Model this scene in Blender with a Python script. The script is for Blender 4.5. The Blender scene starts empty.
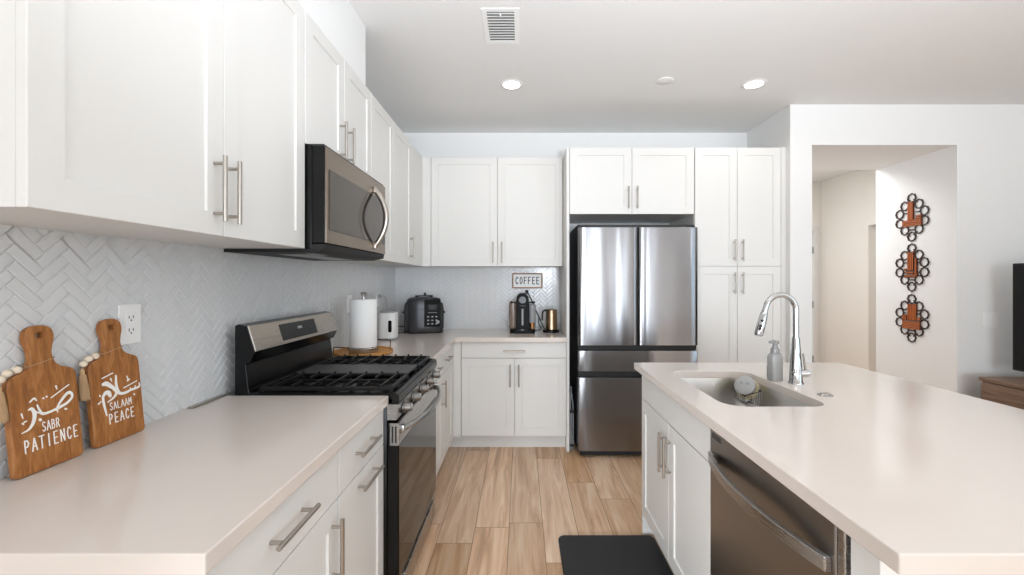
import bpy, bmesh, math, random
from mathutils import Vector, Matrix
random.seed(11)
PI = math.pi
S = bpy.context.scene
C = S.collection

# ------------------------------------------------------------------ camera
cd = bpy.data.cameras.new('camera')
cam = bpy.data.objects.new('camera', cd)
C.objects.link(cam)
cam.location = (0, 0, 1.36)
cam.rotation_euler = (PI / 2, 0, 0)
cd.sensor_width = 36
cd.lens = 430 / 1024 * 36
cd.shift_x = -9 / 1024
cd.shift_y = -6.5 / 1024
cd.clip_start = 0.02
S.camera = cam
S.view_settings.view_transform = 'Standard'
S.view_settings.look = 'None'
S.view_settings.gamma = 1
S.view_settings.exposure = 0.10
try:
    S.view_settings.use_curve_mapping = False
except Exception:
    pass

# ------------------------------------------------------------------ light
w = bpy.data.worlds.new('daylight')
S.world = w
w.use_nodes = True
w.node_tree.nodes['Background'].inputs[0].default_value = (0.80, 1.0, 1.16, 1)
w.node_tree.nodes['Background'].inputs[1].default_value = 2.2


def area(name, loc, rot, sx, sy, power, col=(1, 1, 1)):
    l = bpy.data.lights.new(name, 'AREA')
    l.shape = 'RECTANGLE'
    l.size = sx
    l.size_y = sy
    l.energy = power
    l.color = col
    o = bpy.data.objects.new(name, l)
    C.objects.link(o)
    o.location = loc
    o.rotation_euler = rot
    return o


DAY = (0.92, 1.01, 1.11)
FILL_TINT = (0.945, 1.01, 1.095)  # tint of the added fill lights
# daylight through the openings far behind the camera
area('window_light', (0.40, -7.15, 1.25), (PI / 2, 0, 0), 2.1, 2.2, 92, DAY)
area('window_light', (2.08, -7.15, 1.25), (PI / 2, 0, 0), 0.42, 2.2, 52, DAY)
area('window_light', (3.40, -7.15, 1.25), (PI / 2, 0, 0), 0.26, 2.2, 36, DAY)

def uplight(name, loc, tilt, power, size):
    l = bpy.data.lights.new(name, 'SPOT')
    l.energy = power
    l.spot_size = math.radians(size)
    l.spot_blend = 1.0
    l.shadow_soft_size = 0.12
    l.color = FILL_TINT
    o = bpy.data.objects.new(name, l)
    C.objects.link(o)
    o.location = loc
    o.rotation_euler = (PI - math.radians(tilt), 0, 0)


# two added unseen spots aimed up, brightening the ceiling and the room below
uplight('ceiling_fill', (0.5, -0.3, 1.45), 42, 288, 120)
uplight('ceiling_fill_right', (3.1, -0.4, 1.8), 25, 130, 150)
# added low fill light beside the camera, brightening the island doors and aisle
l = bpy.data.lights.new('aisle_fill', 'SPOT')
l.energy = 135
l.spot_size = math.radians(54)
l.spot_blend = 0.9
l.shadow_soft_size = 0.3
l.color = FILL_TINT
o = bpy.data.objects.new('aisle_fill', l)
C.objects.link(o)
o.location = (-0.55, -0.35, 0.75)
o.rotation_euler = (Vector((0.62, 2.0, 0.30)) - Vector(o.location)).to_track_quat('-Z', 'Y').to_euler()
# the two recessed downlights in view, and an added unseen fill light for the hall
for lx in (-0.067, 1.636):
    l = bpy.data.lights.new('downlight', 'SPOT')
    l.energy = 2.8
    l.spot_size = math.radians(160)
    l.spot_blend = 0.6
    l.shadow_soft_size = 0.07
    l.color = (1.0, 0.93, 0.84)
    o = bpy.data.objects.new('downlight', l)
    C.objects.link(o)
    o.location = (lx, 3.02, 2.715)
area('hall_fill_light', (2.68, 4.7, 2.70), (0, 0, 0), 0.5, 0.5, 24, (0.97, 0.99, 1.03))


# ------------------------------------------------------------------ materials
def srgb(h):
    h = h.lstrip('#')
    v = [int(h[i:i + 2], 16) / 255 for i in (0, 2, 4)]
    return tuple(x / 12.92 if x <= 0.04045 else ((x + 0.055) / 1.055) ** 2.4 for x in v) + (1,)


def new_mat(name):
    m = bpy.data.materials.new(name)
    m.use_nodes = True
    nt = m.node_tree
    return m, nt, nt.nodes['Principled BSDF']


def mat(name, col, rough=0.5, metal=0.0, var=0.0, scale=8.0, stretch=(1, 1, 1), bump=0.0, rvar=0.0, coat=0.0, trans=0.0,
        emit=None, estr=0.0, aniso=0.0, spec=None):
    m, nt, p = new_mat(name)
    c = srgb(col) if isinstance(col, str) else tuple(col) + (1,)
    p.inputs['Base Color'].default_value = c
    p.inputs['Roughness'].default_value = rough
    p.inputs['Metallic'].default_value = metal
    p.inputs['Coat Weight'].default_value = coat
    p.inputs['Transmission Weight'].default_value = trans
    if spec is not None:
        p.inputs['Specular IOR Level'].default_value = spec
    if aniso:
        p.inputs['Anisotropic'].default_value = aniso
    if emit:
        p.inputs['Emission Color'].default_value = srgb(emit)
        p.inputs['Emission Strength'].default_value = estr
    tc = nt.nodes.new('ShaderNodeTexCoord')
    mp = nt.nodes.new('ShaderNodeMapping')
    mp.inputs['Scale'].default_value = stretch
    nz = nt.nodes.new('ShaderNodeTexNoise')
    nz.inputs['Scale'].default_value = scale
    nz.inputs['Detail'].default_value = 4
    nt.links.new(tc.outputs['Object'], mp.inputs[0])
    nt.links.new(mp.outputs[0], nz.inputs[0])
    if var:
        mx = nt.nodes.new('ShaderNodeMix')
        mx.data_type = 'RGBA'
        mx.inputs['A'].default_value = tuple(x * (1 - var) for x in c[:3]) + (1,)
        mx.inputs['B'].default_value = tuple(min(1, x * (1 + var)) for x in c[:3]) + (1,)
        nt.links.new(nz.outputs['Fac'], mx.inputs['Factor'])
        nt.links.new(mx.outputs['Result'], p.inputs['Base Color'])
    if rvar:
        mr = nt.nodes.new('ShaderNodeMapRange')
        mr.inputs['To Min'].default_value = rough - rvar
        mr.inputs['To Max'].default_value = rough + rvar
        nt.links.new(nz.outputs['Fac'], mr.inputs['Value'])
        nt.links.new(mr.outputs[0], p.inputs['Roughness'])
    if bump:
        bp = nt.nodes.new('ShaderNodeBump')
        bp.inputs['Strength'].default_value = bump
        bp.inputs['Distance'].default_value = 0.002
        nt.links.new(nz.outputs['Fac'], bp.inputs['Height'])
        nt.links.new(bp.outputs[0], p.inputs['Normal'])
    return m


def wood_mat(name, cols, axis='Z', scale=1.0, rough=0.5, stretch=14):
    m, nt, p = new_mat(name)
    tc = nt.nodes.new('ShaderNodeTexCoord')
    mp = nt.nodes.new('ShaderNodeMapping')
    s = [stretch * scale] * 3
    s['XYZ'.index(axis)] = 1.2 * scale
    mp.inputs['Scale'].default_value = s
    nz = nt.nodes.new('ShaderNodeTexNoise')
    nz.inputs['Scale'].default_value = 2.2
    nz.inputs['Detail'].default_value = 8
    nz.inputs['Roughness'].default_value = 0.62
    nz.inputs['Distortion'].default_value = 0.9
    cr = nt.nodes.new('ShaderNodeValToRGB')
    e = cr.color_ramp.elements
    e[0].position = 0.3
    e[0].color = srgb(cols[0])
    e[1].position = 0.72
    e[1].color = srgb(cols[2])
    k = e.new(0.5)
    k.color = srgb(cols[1])
    nt.links.new(tc.outputs['Object'], mp.inputs[0])
    nt.links.new(mp.outputs[0], nz.inputs[0])
    nt.links.new(nz.outputs['Fac'], cr.inputs[0])
    nt.links.new(cr.outputs[0], p.inputs['Base Color'])
    bp = nt.nodes.new('ShaderNodeBump')
    bp.inputs['Strength'].default_value = 0.12
    bp.inputs['Distance'].default_value = 0.001
    nt.links.new(nz.outputs['Fac'], bp.inputs['Height'])
    nt.links.new(bp.outputs[0], p.inputs['Normal'])
    p.inputs['Roughness'].default_value = rough
    return m


def floor_mat():
    m, nt, p = new_mat('oak_planks')
    N, L = nt.nodes.new, nt.links.new

    def math_(op, a, b=None, c=None):
        n = N('ShaderNodeMath')
        n.operation = op
        for i, v in enumerate((a, b, c)):
            if v is None:
                continue
            if isinstance(v, (int, float)):
                n.inputs[i].default_value = v
            else:
                L(v, n.inputs[i])
        return n.outputs[0]
    tc = N('ShaderNodeTexCoord')
    sp = N('ShaderNodeSeparateXYZ')
    L(tc.outputs['Object'], sp.inputs[0])
    PW, PL = 0.187, 1.22
    xr = math_('DIVIDE', math_('ADD', sp.outputs[0], 0.066 + 20 * PW), PW)
    row = math_('FLOOR', xr)
    fx = math_('FRACT', xr)
    wn = N('ShaderNodeTexWhiteNoise')
    wn.noise_dimensions = '1D'
    L(row, wn.inputs['W'])
    yr = math_('ADD', math_('DIVIDE', sp.outputs[1], PL), math_('MULTIPLY', wn.outputs['Value'], 7.3))
    colm = math_('FLOOR', yr)
    fy = math_('FRACT', yr)
    cb = N('ShaderNodeCombineXYZ')
    L(row, cb.inputs[0])
    L(colm, cb.inputs[1])
    w2 = N('ShaderNodeTexWhiteNoise')
    w2.noise_dimensions = '2D'
    L(cb.outputs[0], w2.inputs['Vector'])
    # grain
    gx = math_('MULTIPLY', sp.outputs[0], 16.0)
    gy = math_('ADD', math_('MULTIPLY', sp.outputs[1], 1.3), math_('MULTIPLY', w2.outputs['Value'], 37.0))
    gv = N('ShaderNodeCombineXYZ')
    L(gx, gv.inputs[0])
    L(gy, gv.inputs[1])
    nz = N('ShaderNodeTexNoise')
    nz.inputs['Scale'].default_value = 1.1
    nz.inputs['Detail'].default_value = 7
    nz.inputs['Roughness'].default_value = 0.6
    nz.inputs['Distortion'].default_value = 1.2
    L(gv.outputs[0], nz.inputs[0])
    cr = N('ShaderNodeValToRGB')
    e = cr.color_ramp.elements
    e[0].position, e[0].color = 0.28, srgb('#b78e6b')
    e[1].position, e[1].color = 0.72, srgb('#edd2b4')
    k = e.new(0.5)
    k.color = srgb('#dab28c')
    L(nz.outputs['Fac'], cr.inputs[0])
    hs = N('ShaderNodeHueSaturation')
    L(cr.outputs[0], hs.inputs['Color'])
    mr = N('ShaderNodeMapRange')
    mr.inputs['To Min'].default_value = 0.8
    mr.inputs['To Max'].default_value = 1.12
    L(w2.outputs['Value'], mr.inputs['Value'])
    L(mr.outputs[0], hs.inputs['Value'])
    ms = N('ShaderNodeMapRange')
    ms.inputs['To Min'].default_value = 1.12
    ms.inputs['To Max'].default_value = 0.8
    L(w2.outputs['Color'], ms.inputs['Value'])
    L(ms.outputs[0], hs.inputs['Saturation'])
    # joints
    gapx = math_('LESS_THAN', math_('MINIMUM', fx, math_('SUBTRACT', 1.0, fx)), 0.009)
    gapy = math_('LESS_THAN', math_('MINIMUM', fy, math_('SUBTRACT', 1.0, fy)), 0.0014)
    gap = math_('MAXIMUM', gapx, gapy)
    mx = N('ShaderNodeMix')
    mx.data_type = 'RGBA'
    mx.inputs['B'].default_value = srgb('#8f6c4e')
    L(gap, mx.inputs['Factor'])
    L(hs.outputs[0], mx.inputs['A'])
    L(mx.outputs['Result'], p.inputs['Base Color'])
    p.inputs['Roughness'].default_value = 0.36
    bp = N('ShaderNodeBump')
    bp.inputs['Strength'].default_value = 0.25
    bp.inputs['Distance'].default_value = 0.001
    L(math_('SUBTRACT', math_('MULTIPLY', nz.outputs['Fac'], 0.3), gap), bp.inputs['Height'])
    L(bp.outputs[0], p.inputs['Normal'])
    return m


M = {}
M['wall'] = mat('wall_paint', '#ecebe9', 0.85, bump=0.05, scale=220)
M['hallwall'] = mat('hall_paint', '#eae5dd', 0.85, bump=0.05, scale=220)
M['ceil'] = mat('ceiling_paint', '#ecebe9', 0.9, bump=0.06, scale=200)
M['floor'] = floor_mat()
M['white'] = mat('white_lacquer', '#e1dfdb', 0.38, var=0.008, scale=3)
M['quartz'] = mat('blush_white_quartz', '#ddd2c9', 0.12, var=0.015, scale=14)
M['tile'] = mat('glazed_tile', '#dedede', 0.18, var=0.02, scale=30)
M['grout'] = mat('grout', '#d4d4d3', 0.9)
M['nickel'] = mat('brushed_nickel', '#b3aca4', 0.32, 1.0, rvar=0.05, scale=60, stretch=(1, 1, .1))
M['steel'] = mat('brushed_stainless', '#b0afae', 0.28, 1.0, rvar=0.05, scale=5, stretch=(1, 1, 90), bump=0.0)
M['steelwarm'] = mat('warm_stainless', '#aea59b', 0.28, 1.0, rvar=0.04, scale=5, stretch=(1, 1, 90))
M['mwsteel'] = mat('taupe_stainless', '#8a7d70', 0.3, 1.0, rvar=0.03, scale=5, stretch=(1, 1, 90))
M['dsteel'] = mat('dark_stainless', '#969390', 0.32, 1.0, rvar=0.05, scale=5, stretch=(90, 1, 1))
M['chrome'] = mat('chrome', '#bdbdbd', 0.07, 1.0)
M['sink'] = mat('sink_steel', '#cbc9c6', 0.3, 1.0, rvar=0.06, scale=40)
M['black'] = mat('black_enamel', '#09090a', 0.26, spec=0.3)
M['blackm'] = mat('black_matte', '#131314', 0.6, var=0.1, scale=50)
M['iron'] = mat('cast_iron', '#0e0e0e', 0.42, var=0.2, scale=90, bump=0.1, spec=.35)
M['griddle'] = mat('griddle_iron', '#4a4a4a', 0.5, var=0.1, scale=60)
M['glassblk'] = mat('black_glass', '#0b0b0c', 0.22, spec=.35)
M['ovenglass'] = mat('oven_glass', '#120e0c', 0.05, spec=0.3)
M['mwglass'] = mat('microwave_glass', '#4a433c', 0.12, 0.6)
M['machine'] = mat('machine_black', '#0a0a0b', 0.5, spec=.18)
M['fridgeside'] = mat('fridge_side', '#161617', 0.5)
M['plastic'] = mat('white_plastic', '#f4f3f1', 0.35)
M['greyplast'] = mat('grey_plastic', '#9a9b9d', 0.4)
M['gunmetal'] = mat('gunmetal', '#505053', 0.36, 0.5, rvar=0.05, scale=30)
M['paper'] = mat('paper_towel', '#f6f5f3', 0.95, var=0.01, scale=60, bump=0.5)
M['boardwood'] = wood_mat('acacia', ('#7b4a24', '#a0652f', '#bb8049'), 'Z', 4.5, 0.45, 9)
M['traywood'] = wood_mat('tray_wood', ('#a96f35', '#c98f4c', '#dcab69'), 'X', 2.0, 0.5)
M['signwood'] = wood_mat('sign_frame_wood', ('#8a6449', '#a98163', '#c09a7c'), 'X', 3.0, 0.6)
M['walnut'] = wood_mat('walnut', ('#5a4638', '#78604f', '#8d7463'), 'Y', 1.0, 0.5)
M['kufic'] = mat('carved_wood', '#b8622a', 0.5, var=0.25, scale=70, stretch=(1, 1, .3))
M['kuficdark'] = mat('carved_wood_groove', '#5e2c12', 0.6, var=0.2, scale=70)
M['ring'] = mat('dark_stained_ring', '#33221a', 0.6, var=0.15, scale=60)
M['ink'] = mat('white_lettering', '#f2efe9', 0.6)
M['charcoal'] = mat('charcoal_lettering', '#2c2f33', 0.7)
M['bead'] = mat('pale_bead', '#e3d3bd', 0.7, var=0.06, scale=60)
M['jute'] = mat('jute', '#b99873', 0.95, var=0.15, scale=160, stretch=(1, 1, .1))
M['ductgrey'] = mat('duct_grey', '#6d6d6c', 0.8)
M['rubber'] = mat('rubber_mat', '#232325', 0.62, var=0.1, scale=300, bump=0.5)
M['emit'] = mat('lamp_lens', '#ffffff', 0.5, emit='#fff4e6', estr=14)
M['copper'] = mat('copper', '#b88a62', 0.25, 1.0)
M['brass'] = mat('brass_wire', '#7d5f34', 0.3, 1.0)
M['champagne'] = mat('champagne_metal', '#b39a7c', 0.25, 1.0)
M['smoke'] = mat('smoked_tank', '#b8a596', 0.08, trans=0.55)
M['soap'] = mat('grey_soap_bottle', '#a09e9b', 0.25)
M['pump'] = mat('clear_grey_pump', '#a7a6a5', 0.2, trans=0.3)
M['bristle'] = mat('cream_bristle', '#e6dcb4', 0.8, var=0.1, scale=200)
M['brushcap'] = mat('brush_grey', '#aeadac', 0.45)
M['screen'] = mat('screen_black', '#0d0d0f', 0.35, spec=.25)
M['sponge'] = mat('sponge_grey', '#8e8e8d', 0.95, var=0.2, scale=250, bump=0.8)
M['door'] = mat('door_paint', '#eeeae4', 0.45)


# ------------------------------------------------------------------ mesh helpers
def BM():
    return bmesh.new()


def _xf(verts, T):
    if T is not None:
        for v in verts:
            v.co = T @ v.co


def box(b, x0, x1, y0, y1, z0, z1, bev=0.0, T=None, seg=2):
    vs = [b.verts.new((x, y, z)) for x in (x0, x1) for y in (y0, y1) for z in (z0, z1)]
    idx = [(0, 1, 3, 2), (4, 6, 7, 5), (0, 4, 5, 1), (2, 3, 7, 6), (0, 2, 6, 4), (1, 5, 7, 3)]
    fs = [b.faces.new([vs[i] for i in f]) for f in idx]
    if bev > 0:
        es = list({e for f in fs for e in f.edges})
        r = bmesh.ops.bevel(b, geom=es, offset=bev, segments=seg, affect='EDGES', profile=0.5)
        vs = list({v for f in r['faces'] for v in f.verts} | {v for v in vs if v.is_valid})
    _xf(vs, T)
    return vs


def frames(pts, closed=False):
    n = len(pts)
    tang = []
    for i in range(n):
        if closed:
            t = pts[(i + 1) % n] - pts[i - 1]
        else:
            t = pts[min(i + 1, n - 1)] - pts[max(i - 1, 0)]
        tang.append(t.normalized())
    up = Vector((0, 0, 1)) if abs(tang[0].z) < 0.9 else Vector((1, 0, 0))
    u = tang[0].cross(up).normalized()
    out = []
    for t in tang:
        u = (u - t * u.dot(t))
        if u.length < 1e-6:
            u = t.orthogonal()
        u.normalize()
        out.append((u, t.cross(u).normalized()))
    return out


def tube(b, pts, r, n=10, closed=False, caps=True, T=None):
    pts = [Vector(p) for p in pts]
    rr = r if isinstance(r, (list, tuple)) else [r] * len(pts)
    fr = frames(pts, closed)
    rings = []
    for p, (u, v), q in zip(pts, fr, rr):
        ring = []
        for k in range(n):
            a = 2 * PI * k / n
            co = p + u * (math.cos(a) * q) + v * (math.sin(a) * q)
            ring.append(b.verts.new(T @ co if T is not None else co))
        rings.append(ring)
    m = len(rings)
    for i in range(m if closed else m - 1):
        A, Bq = rings[i], rings[(i + 1) % m]
        for k in range(n):
            f = b.faces.new((A[k], A[(k + 1) % n], Bq[(k + 1) % n], Bq[k]))
            f.smooth = True
    if caps and not closed:
        b.faces.new(list(reversed(rings[0])))
        b.faces.new(rings[-1])


def cyl(b, p0, p1, r0, r1=None, n=24, T=None):
    tube(b, [p0, p1], [r0, r0 if r1 is None else r1], n=n, T=T)


def lathe(b, prof, c=(0, 0, 0), n=32, T=None, axis='Z'):
    """prof: (radius, height) from one end to the other; closed with caps where radius > 0."""
    c = Vector(c)

    def P(r, h, a):
        x, y = r * math.cos(a), r * math.sin(a)
        if axis == 'Z':
            q = Vector((x, y, h))
        elif axis == 'X':
            q = Vector((h, x, y))
        else:
            q = Vector((x, h, y))
        q = c + q
        return T @ q if T is not None else q
    rings = []
    for r, h in prof:
        if r < 1e-6:
            rings.append([b.verts.new(P(0, h, 0))])
        else:
            rings.append([b.verts.new(P(r, h, 2 * PI * k / n)) for k in range(n)])
    for A, Bq in zip(rings, rings[1:]):
        for k in range(n):
            k2 = (k + 1) % n
            if len(A) == 1 and len(Bq) == 1:
                continue
            if len(A) == 1:
                f = b.faces.new((A[0], Bq[k2], Bq[k]))
            elif len(Bq) == 1:
                f = b.faces.new((A[k], A[k2], Bq[0]))
            else:
                f = b.faces.new((A[k], A[k2], Bq[k2], Bq[k]))
            f.smooth = True
    for R in (rings[0], rings[-1]):
        if len(R) > 1:
            b.faces.new(R)


def rrect(w, h, r, n=6, cx=0, cy=0):
    pts = []
    for sx, sy, a0 in ((1, 1, 0), (-1, 1, 90), (-1, -1, 180), (1, -1, 270)):
        for k in range(n + 1):
            a = math.radians(a0 + 90 * k / n)
            pts.append((cx + sx * (w / 2 - r) + r * math.cos(a), cy + sy * (h / 2 - r) + r * math.sin(a)))
    return pts


def prism(b, pts, h0, h1, T=None, plane='XY', smooth=False):
    """extrude a 2-D outline; plane XY -> height z, XZ -> height y, YZ -> height x"""
    def P(p, h):
        q = {'XY': (p[0], p[1], h), 'XZ': (p[0], h, p[1]), 'YZ': (h, p[0], p[1])}[plane]
        return T @ Vector(q) if T is not None else Vector(q)
    A = [b.verts.new(P(p, h0)) for p in pts]
    Bq = [b.verts.new(P(p, h1)) for p in pts]
    n = len(pts)
    b.faces.new(A)
    b.faces.new(list(reversed(Bq)))
    for i in range(n):
        f = b.faces.new((A[i], Bq[i], Bq[(i + 1) % n], A[(i + 1) % n]))
        f.smooth = smooth


def prism_hole(b, outer, inners, h0, h1, T=None):
    for h in (h0, h1):
        es = []
        for loop in [outer] + inners:
            vs = [b.verts.new(T @ Vector((p[0], p[1], h)) if T is not None else (p[0], p[1], h)) for p in loop]
            es += [b.edges.new((vs[i], vs[(i + 1) % len(vs)])) for i in range(len(vs))]
        bmesh.ops.triangle_fill(b, use_beauty=True, use_dissolve=False, edges=es)
    for loop in [outer] + inners:
        for i in range(len(loop)):
            p, q = loop[i], loop[(i + 1) % len(loop)]
            co = [(p[0], p[1], h0), (q[0], q[1], h0), (q[0], q[1], h1), (p[0], p[1], h1)]
            b.faces.new([b.verts.new(T @ Vector(c) if T is not None else c) for c in co])
    bmesh.ops.remove_doubles(b, verts=b.verts, dist=1e-6)


def stroke(b, pts, ws, h0, h1, T=None, n=10):
    """flat pen stroke in the XY plane with a width per point; each dab a hair thicker than the last so that no two tops coincide"""
    if isinstance(ws, (int, float)):
        ws = [ws] * len(pts)
    dh = 3e-6
    for i, (p, q, wa, wb) in enumerate(zip(pts, pts[1:], ws, ws[1:])):
        d = Vector((q[0] - p[0], q[1] - p[1]))
        if d.length < 1e-7:
            continue
        d.normalize()
        nx, ny = -d.y, d.x
        prism(b, [(p[0] + nx * wa / 2, p[1] + ny * wa / 2), (p[0] - nx * wa / 2, p[1] - ny * wa / 2),
                  (q[0] - nx * wb / 2, q[1] - ny * wb / 2), (q[0] + nx * wb / 2, q[1] + ny * wb / 2)], h0, h1 + dh * (2 * i + 1), T)
    for i, (p, wd) in enumerate(zip(pts, ws)):
        prism(b, [(p[0] + wd / 2 * math.cos(2 * PI * k / n), p[1] + wd / 2 * math.sin(2 * PI * k / n)) for k in range(n)], h0, h1 + dh * 2 * i, T)


def spline(pts, k=6, closed=False):
    P = [Vector(p) for p in pts]
    n = len(P)
    out = []
    rng = n if closed else n - 1
    for i in range(rng):
        if closed:
            a, p, q, c = P[i - 1], P[i], P[(i + 1) % n], P[(i + 2) % n]
        else:
            p, q = P[i], P[i + 1]
            a = P[i - 1] if i else p * 2 - q
            c = P[i + 2] if i + 2 < n else q * 2 - p
        for j in range(k):
            t = j / k
            out.append(0.5 * ((2 * p) + (q - a) * t + (2 * a - 5 * p + 4 * q - c) * t * t + (3 * p - a - 3 * q + c) * t ** 3))
    if not closed:
        out.append(P[-1])
    return out


# monoline capitals, each in a 0..1 box
GLYPH = {
    'S': [[(.85, .85), (.6, 1), (.3, .97), (.15, .78), (.3, .58), (.65, .45), (.85, .25), (.65, .03), (.35, 0), (.12, .15)]],
    'A': [[(.02, 0), (.5, 1), (.98, 0)], [(.2, .36), (.8, .36)]],
    'B': [[(.12, 0), (.12, 1), (.6, .97), (.78, .78), (.6, .55), (.12, .52)], [(.6, .53), (.88, .3), (.65, .03), (.12, 0)]],
    'R': [[(.12, 0), (.12, 1), (.6, .97), (.82, .75), (.6, .5), (.12, .47)], [(.45, .47), (.9, 0)]],
    'P': [[(.12, 0), (.12, 1), (.6, .97), (.85, .73), (.6, .48), (.12, .45)]],
    'T': [[(.0, 1), (1, 1)], [(.5, 1), (.5, 0)]],
    'I': [[(.5, 0), (.5, 1)]],
    'E': [[(.88, 1), (.12, 1), (.12, 0), (.88, 0)], [(.12, .5), (.75, .5)]],
    'N': [[(.1, 0), (.1, 1), (.9, 0), (.9, 1)]],
    'C': [[(.9, .8), (.65, 1), (.35, .97), (.12, .65), (.12, .33), (.35, .03), (.65, 0), (.9, .2)]],
    'L': [[(.12, 1), (.12, 0), (.85, 0)]],
    'M': [[(.05, 0), (.1, 1), (.5, .35), (.9, 1), (.95, 0)]],
    'O': [[(.5, 1), (.2, .85), (.1, .5), (.2, .15), (.5, 0), (.8, .15), (.9, .5), (.8, .85), (.5, 1)]],
    'F': [[(.12, 0), (.12, 1), (.88, 1)], [(.12, .52), (.72, .52)]],
}


def lettering(b, text, x0, x1, y0, hgt, wd, h0, h1, T, fill=0.68, rise=0.0):
    """text between x0 and x1; rise lifts the baseline along the way"""
    adv = (x1 - x0) / len(text)
    for i, ch in enumerate(text):
        lw = adv * fill * (0.4 if ch == 'I' else 1)
        cx = x0 + adv * (i + 0.5)
        for st in GLYPH[ch]:
            stroke(b, [(cx + (u - .5) * lw, y0 + rise * (i + .5) / len(text) + v * hgt) for u, v in st], wd, h0, h1, T, 8)


# ------------------------------------------------------------------ object helpers
WM = {}


def thing(name, label, cat, loc=(0, 0, 0), rotz=0.0, group=None):
    o = bpy.data.objects.new(name, None)
    o.empty_display_size = 0.05
    C.objects.link(o)
    o.location = loc
    o.rotation_euler = (0, 0, rotz)
    WM[o.name] = Matrix.Translation(Vector(loc)) @ Matrix.Rotation(rotz, 4, 'Z')
    o['label'] = label
    o['category'] = cat
    if group:
        o['group'] = group
    return o


def mesh_obj(name, b, m, T=None, sharp=38, bevel=0.0):
    bmesh.ops.recalc_face_normals(b, faces=b.faces)
    me = bpy.data.meshes.new(name)
    if T is not None:
        b.transform(T)
    anys = any(f.smooth for f in b.faces)
    b.to_mesh(me)
    b.free()
    for mm in (m if isinstance(m, (list, tuple)) else [m]):
        me.materials.append(M[mm])
    if anys:
        me.polygons.foreach_set('use_smooth', [True] * len(me.polygons))
        me.set_sharp_from_angle(angle=math.radians(sharp))
    o = bpy.data.objects.new(name, me)
    C.objects.link(o)
    if bevel:
        md = o.modifiers.new('bevel', 'BEVEL')
        md.width = bevel
        md.segments = 2
        md.limit_method = 'ANGLE'
        md.angle_limit = math.radians(40)
    return o


def part(name, b, m, parent, world=True, label=None, bevel=0.0, sharp=38):
    """a child mesh; geometry given in world coordinates, or in the thing's own if world is False"""
    Wm = WM[parent.name]
    o = mesh_obj(name, b, m, Wm.inverted() if world else None, sharp, bevel)
    o.parent = parent
    WM[o.name] = Wm
    if label:
        o['label'] = label
    return o


def single(name, b, m, label, cat, loc=(0, 0, 0), group=None, bevel=0.0, kind=None, sharp=38):
    o = mesh_obj(name, b, m, Matrix.Translation(-Vector(loc)), sharp, bevel)
    o.location = loc
    WM[o.name] = Matrix.Translation(Vector(loc))
    if label:
        o['label'] = label
    if cat:
        o['category'] = cat
    if group:
        o['group'] = group
    if kind:
        o['kind'] = kind
    return o


def struct(name, b, m, bevel=0.0):
    o = mesh_obj(name, b, m, None, 38, bevel)
    o['kind'] = 'structure'
    WM[o.name] = Matrix.Identity(4)
    return o


# ================================================================== SETTING
XL, YB, ZC = -1.178, 4.016, 2.743
CT, TH = 0.914, 0.036
XR, YR = 4.0, -7.2

b = BM()
box(b, XL - .15, 4.4, YR - .15, 6.4, -.12, 0)
struct('floor', b, 'floor')
b = BM()
box(b, XL - .15, 4.4, YR - .15, 6.4, ZC, ZC + .12)
struct('ceiling', b, 'ceil')
b = BM()
box(b, XL - .15, XL, YR - .15, YB + .15, 0, ZC)
struct('wall_left', b, 'wall')
b = BM()
box(b, XL, 2.11, YB, YB + .15, 0, ZC)
struct('wall_back', b, 'wall')
b = BM()
box(b, 2.11, 2.2, 3.49, 6.15, 0, ZC)       # return beside the tall cabinets / hall side
struct('wall_alcove', b, 'wall')
# partition with the wide opening to the hall
b = BM()
PY = 3.37
box(b, 2.11, 2.281, PY, PY + .12, 0, ZC)
box(b, 2.281, 3.417, PY, PY + .12, 2.426, ZC)
box(b, 3.417, XR + .1, PY, PY + .12, 0, ZC)
struct('wall_partition', b, 'wall')
b = BM()
box(b, 3.417, 4.33, PY + .12, 4.14, 0, ZC)
struct('wall_hall_side', b, 'wall')
b = BM()
box(b, 2.2, 3.417, PY + .12, 4.14, 2.428, ZC)
struct('ceiling_hall_soffit', b, 'ceil')
# hall: long wall with a door recess, end wall
b = BM()
HX = 4.19
box(b, HX, HX + .14, 4.14, 4.30, 0, ZC)
box(b, HX, HX + .14, 4.30, 5.20, 2.04, ZC)
box(b, HX, HX + .14, 5.20, 6.15, 0, ZC)
struct('wall_hall_right', b, 'hallwall')
b = BM()
box(b, 2.2, 3.20, 6.0, 6.15, 0, ZC)
box(b, 3.20, 4.09, 6.0, 6.15, 2.05, ZC)
box(b, 4.09, HX, 6.0, 6.15, 0, ZC)
struct('wall_hall_end', b, 'hallwall')
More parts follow.
